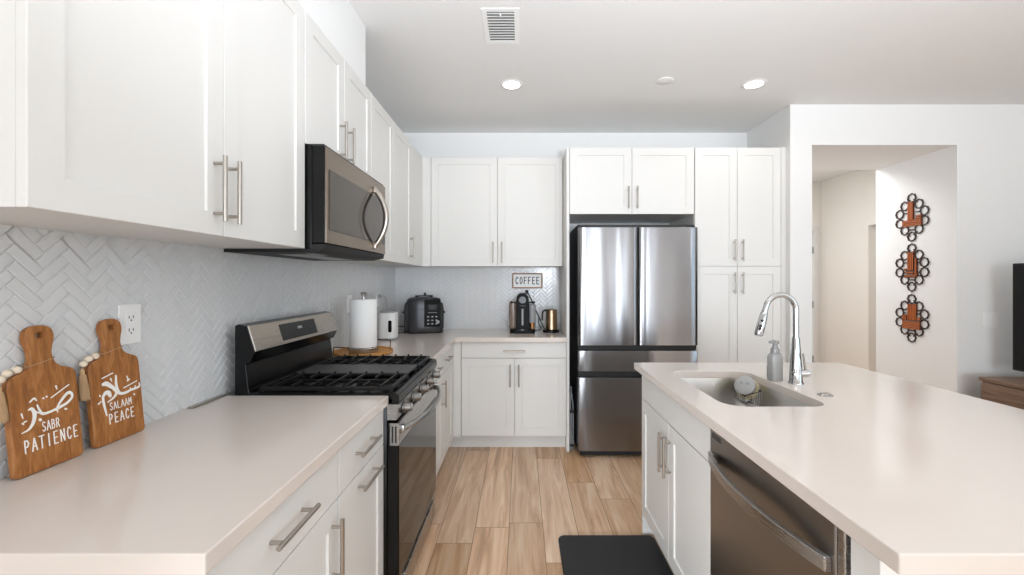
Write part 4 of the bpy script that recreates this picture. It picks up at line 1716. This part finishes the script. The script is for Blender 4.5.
# air vent
vx0, vx1, vy0, vy1 = -.203, -.009, 2.178, 2.505
t = thing('ceiling_vent', 'white rectangular louvred air vent on the ceiling', 'vent', ((vx0 + vx1) / 2, (vy0 + vy1) / 2, ZC))
b = BM()
f_ = .026
for q in ((vx0, vx1, vy0, vy0 + f_), (vx0, vx1, vy1 - f_, vy1), (vx0, vx0 + f_, vy0 + f_, vy1 - f_), (vx1 - f_, vx1, vy0 + f_, vy1 - f_)):
    box(b, q[0], q[1], q[2], q[3], ZC - .004, ZC, .001)
part('frame', b, 'plastic', t)
b = BM()
ns = 11
for k in range(ns):
    y = vy0 + f_ + (k + .5) * (vy1 - vy0 - 2 * f_) / ns
    T = Matrix.Translation((0, y, ZC - .005)) @ Matrix.Rotation(math.radians(14), 4, 'X')
    box(b, vx0 + f_, vx1 - f_, -.0085, .0085, -.0007, .0007, 0, T)
lv = part('louvres', b, 'plastic', t)
b = BM()
box(b, vx0 + f_, vx1 - f_, vy0 + f_, vy1 - f_, ZC - .0015, ZC - .0005)
part('duct_opening', b, 'ductgrey', t)
b = BM()
box(b, (vx0 + vx1) / 2 - .004, (vx0 + vx1) / 2 + .004, vy0 + f_ + .008, vy0 + f_ + .03, ZC - .016, ZC - .008, .002)
part('damper_lever', b, 'plastic', t)

# ================================================================== HALL WALL HANGINGS
HW = 3.417


def hanging(zc, label, bars):
    """lozenge of scalloped rings round a panel of square-cut lettering, on the hall side wall (faces -X)"""
    yc = 3.755
    T = Matrix(((0, 0, -1, HW - .0005), (-1, 0, 0, yc), (0, 1, 0, zc), (0, 0, 0, 1)))   # local x to the viewer's right
    t = thing('wall_hanging', label, 'wall hanging', (HW, yc, zc), group=None)
    R = .040
    cs = [(0, .168), (0, -.168), (-.068, .108), (.068, .108), (-.068, -.108), (.068, -.108), (-.118, .042), (.118, .042), (-.118, -.042), (.118, -.042)]
    for (cx, cy) in cs:
        b = BM()
        o_, i_ = [], []
        n = 40
        for k in range(n):
            a = 2 * PI * k / n
            ro = R * (1 + .10 * abs(math.cos(4 * a)) ** 3)
            o_.append((cx + ro * math.cos(a), cy + ro * math.sin(a)))
            i_.append((cx + R * .80 * math.cos(a), cy + R * .80 * math.sin(a)))
        prism_hole(b, o_, [i_], .001, .009, T)
        part('ring', b, 'ring', t)
    b = BM()
    for (x0, x1, y0, y1) in bars:
        box(b, x0, x1, y0, y1, .001, .014, .0012, T, 1)
    pn = part('panel', b, 'kuficdark', t)
    b = BM()
    for (x0, x1, y0, y1) in bars:
        w_, h_ = x1 - x0, y1 - y0
        st = .013
        if h_ >= w_:
            k = max(1, int(w_ / st))
            for j in range(k):
                cxx = x0 + (j + .5) * w_ / k
                box(b, cxx - .0042, cxx + .0042, y0 + .004, y1 - .004, .0135, .018, .001, T, 1)
        else:
            k = max(1, int(h_ / st))
            for j in range(k):
                cyy = y0 + (j + .5) * h_ / k
                box(b, x0 + .004, x1 - .004, cyy - .0042, cyy + .0042, .0135, .018, .001, T, 1)
    part('carving', b, 'kufic', pn, label='raised orange-brown square-cut carving')
    b = BM()
    for (x0, y0, x1, y1) in ((-.05, .13, -.02, .155), (.05, .13, .02, .155), (-.05, -.13, -.02, -.155), (.05, -.13, .02, -.155), (-.118, -.005, -.118, .005), (.118, -.005, .118, .005),
                             (-.03, .108, .03, .108), (-.03, -.108, .03, -.108), (-.08, .042, -.04, .042), (.08, .042, .04, .042), (-.08, -.042, -.04, -.042), (.08, -.042, .04, -.042)):
        stroke(b, [(x0, y0), (x1, y1)], .009, .001, .008, T, 6)
    part('lattice_link', b, 'ring', t)


hanging(1.915, 'dark ringed lozenge wall hanging, top one of three, with an L-shaped orange panel',
        [(-.032, .022, -.05, .14), (-.085, .10, -.078, -.022), (.045, .10, -.022, .012)])
hanging(1.478, 'dark ringed lozenge wall hanging, middle one of three, with a stepped orange panel',
        [(-.034, .026, -.03, .135), (.034, .058, -.08, .078), (-.066, .05, -.088, -.062), (-.05, .03, -.056, -.034), (-.066, -.04, -.03, -.008)])
hanging(1.035, 'dark ringed lozenge wall hanging, lowest of three, with a broad orange panel',
        [(-.032, .052, -.02, .125), (-.085, -.040, -.02, .028), (-.085, .088, -.095, -.026), (.058, .088, -.02, .012)])

# ================================================================== CONSOLE & TV
t = thing('tv_console', 'low brown wooden console by the living room wall', 'console', (3.63, 2.3, 0))
b = BM()
box(b, 3.42, 3.86, 1.42, 3.19, .12, .622, .002)
part('cabinet_box', b, 'walnut', t)
b = BM()
box(b, 3.405, 3.865, 1.41, 3.20, .6225, .648, .002)
part('top', b, 'walnut', t)
for k in range(3):
    b = BM()
    y0 = 1.43 + k * .586
    box(b, 3.404, 3.4195, y0, y0 + .58, .13, .615, .002)
    dd_ = part('door', b, 'walnut', t)
for x in (3.46, 3.82):
    for y in (1.5, 3.1):
        b = BM()
        cyl(b, (x, y, 0), (x, y, .1205), .012, .018, n=12)
        part('leg', b, 'blackm', t)
t = thing('television', 'black flat television standing on the wooden console', 'television', (3.66, 2.4, .648))
b = BM()
box(b, 3.645, 3.685, 1.62, 3.19, .70, 1.49, .004)
part('housing', b, 'blackm', t)
b = BM()
box(b, 3.6425, 3.6448, 1.63, 3.18, .715, 1.48)
part('screen', b, 'screen', t)
for y in (1.9, 2.85):
    b = BM()
    box(b, 3.56, 3.78, y - .015, y + .015, .6485, .655, .002)
    box(b, 3.655, 3.675, y - .015, y + .015, .652, .705, .002)
    part('stand_foot', b, 'blackm', t)
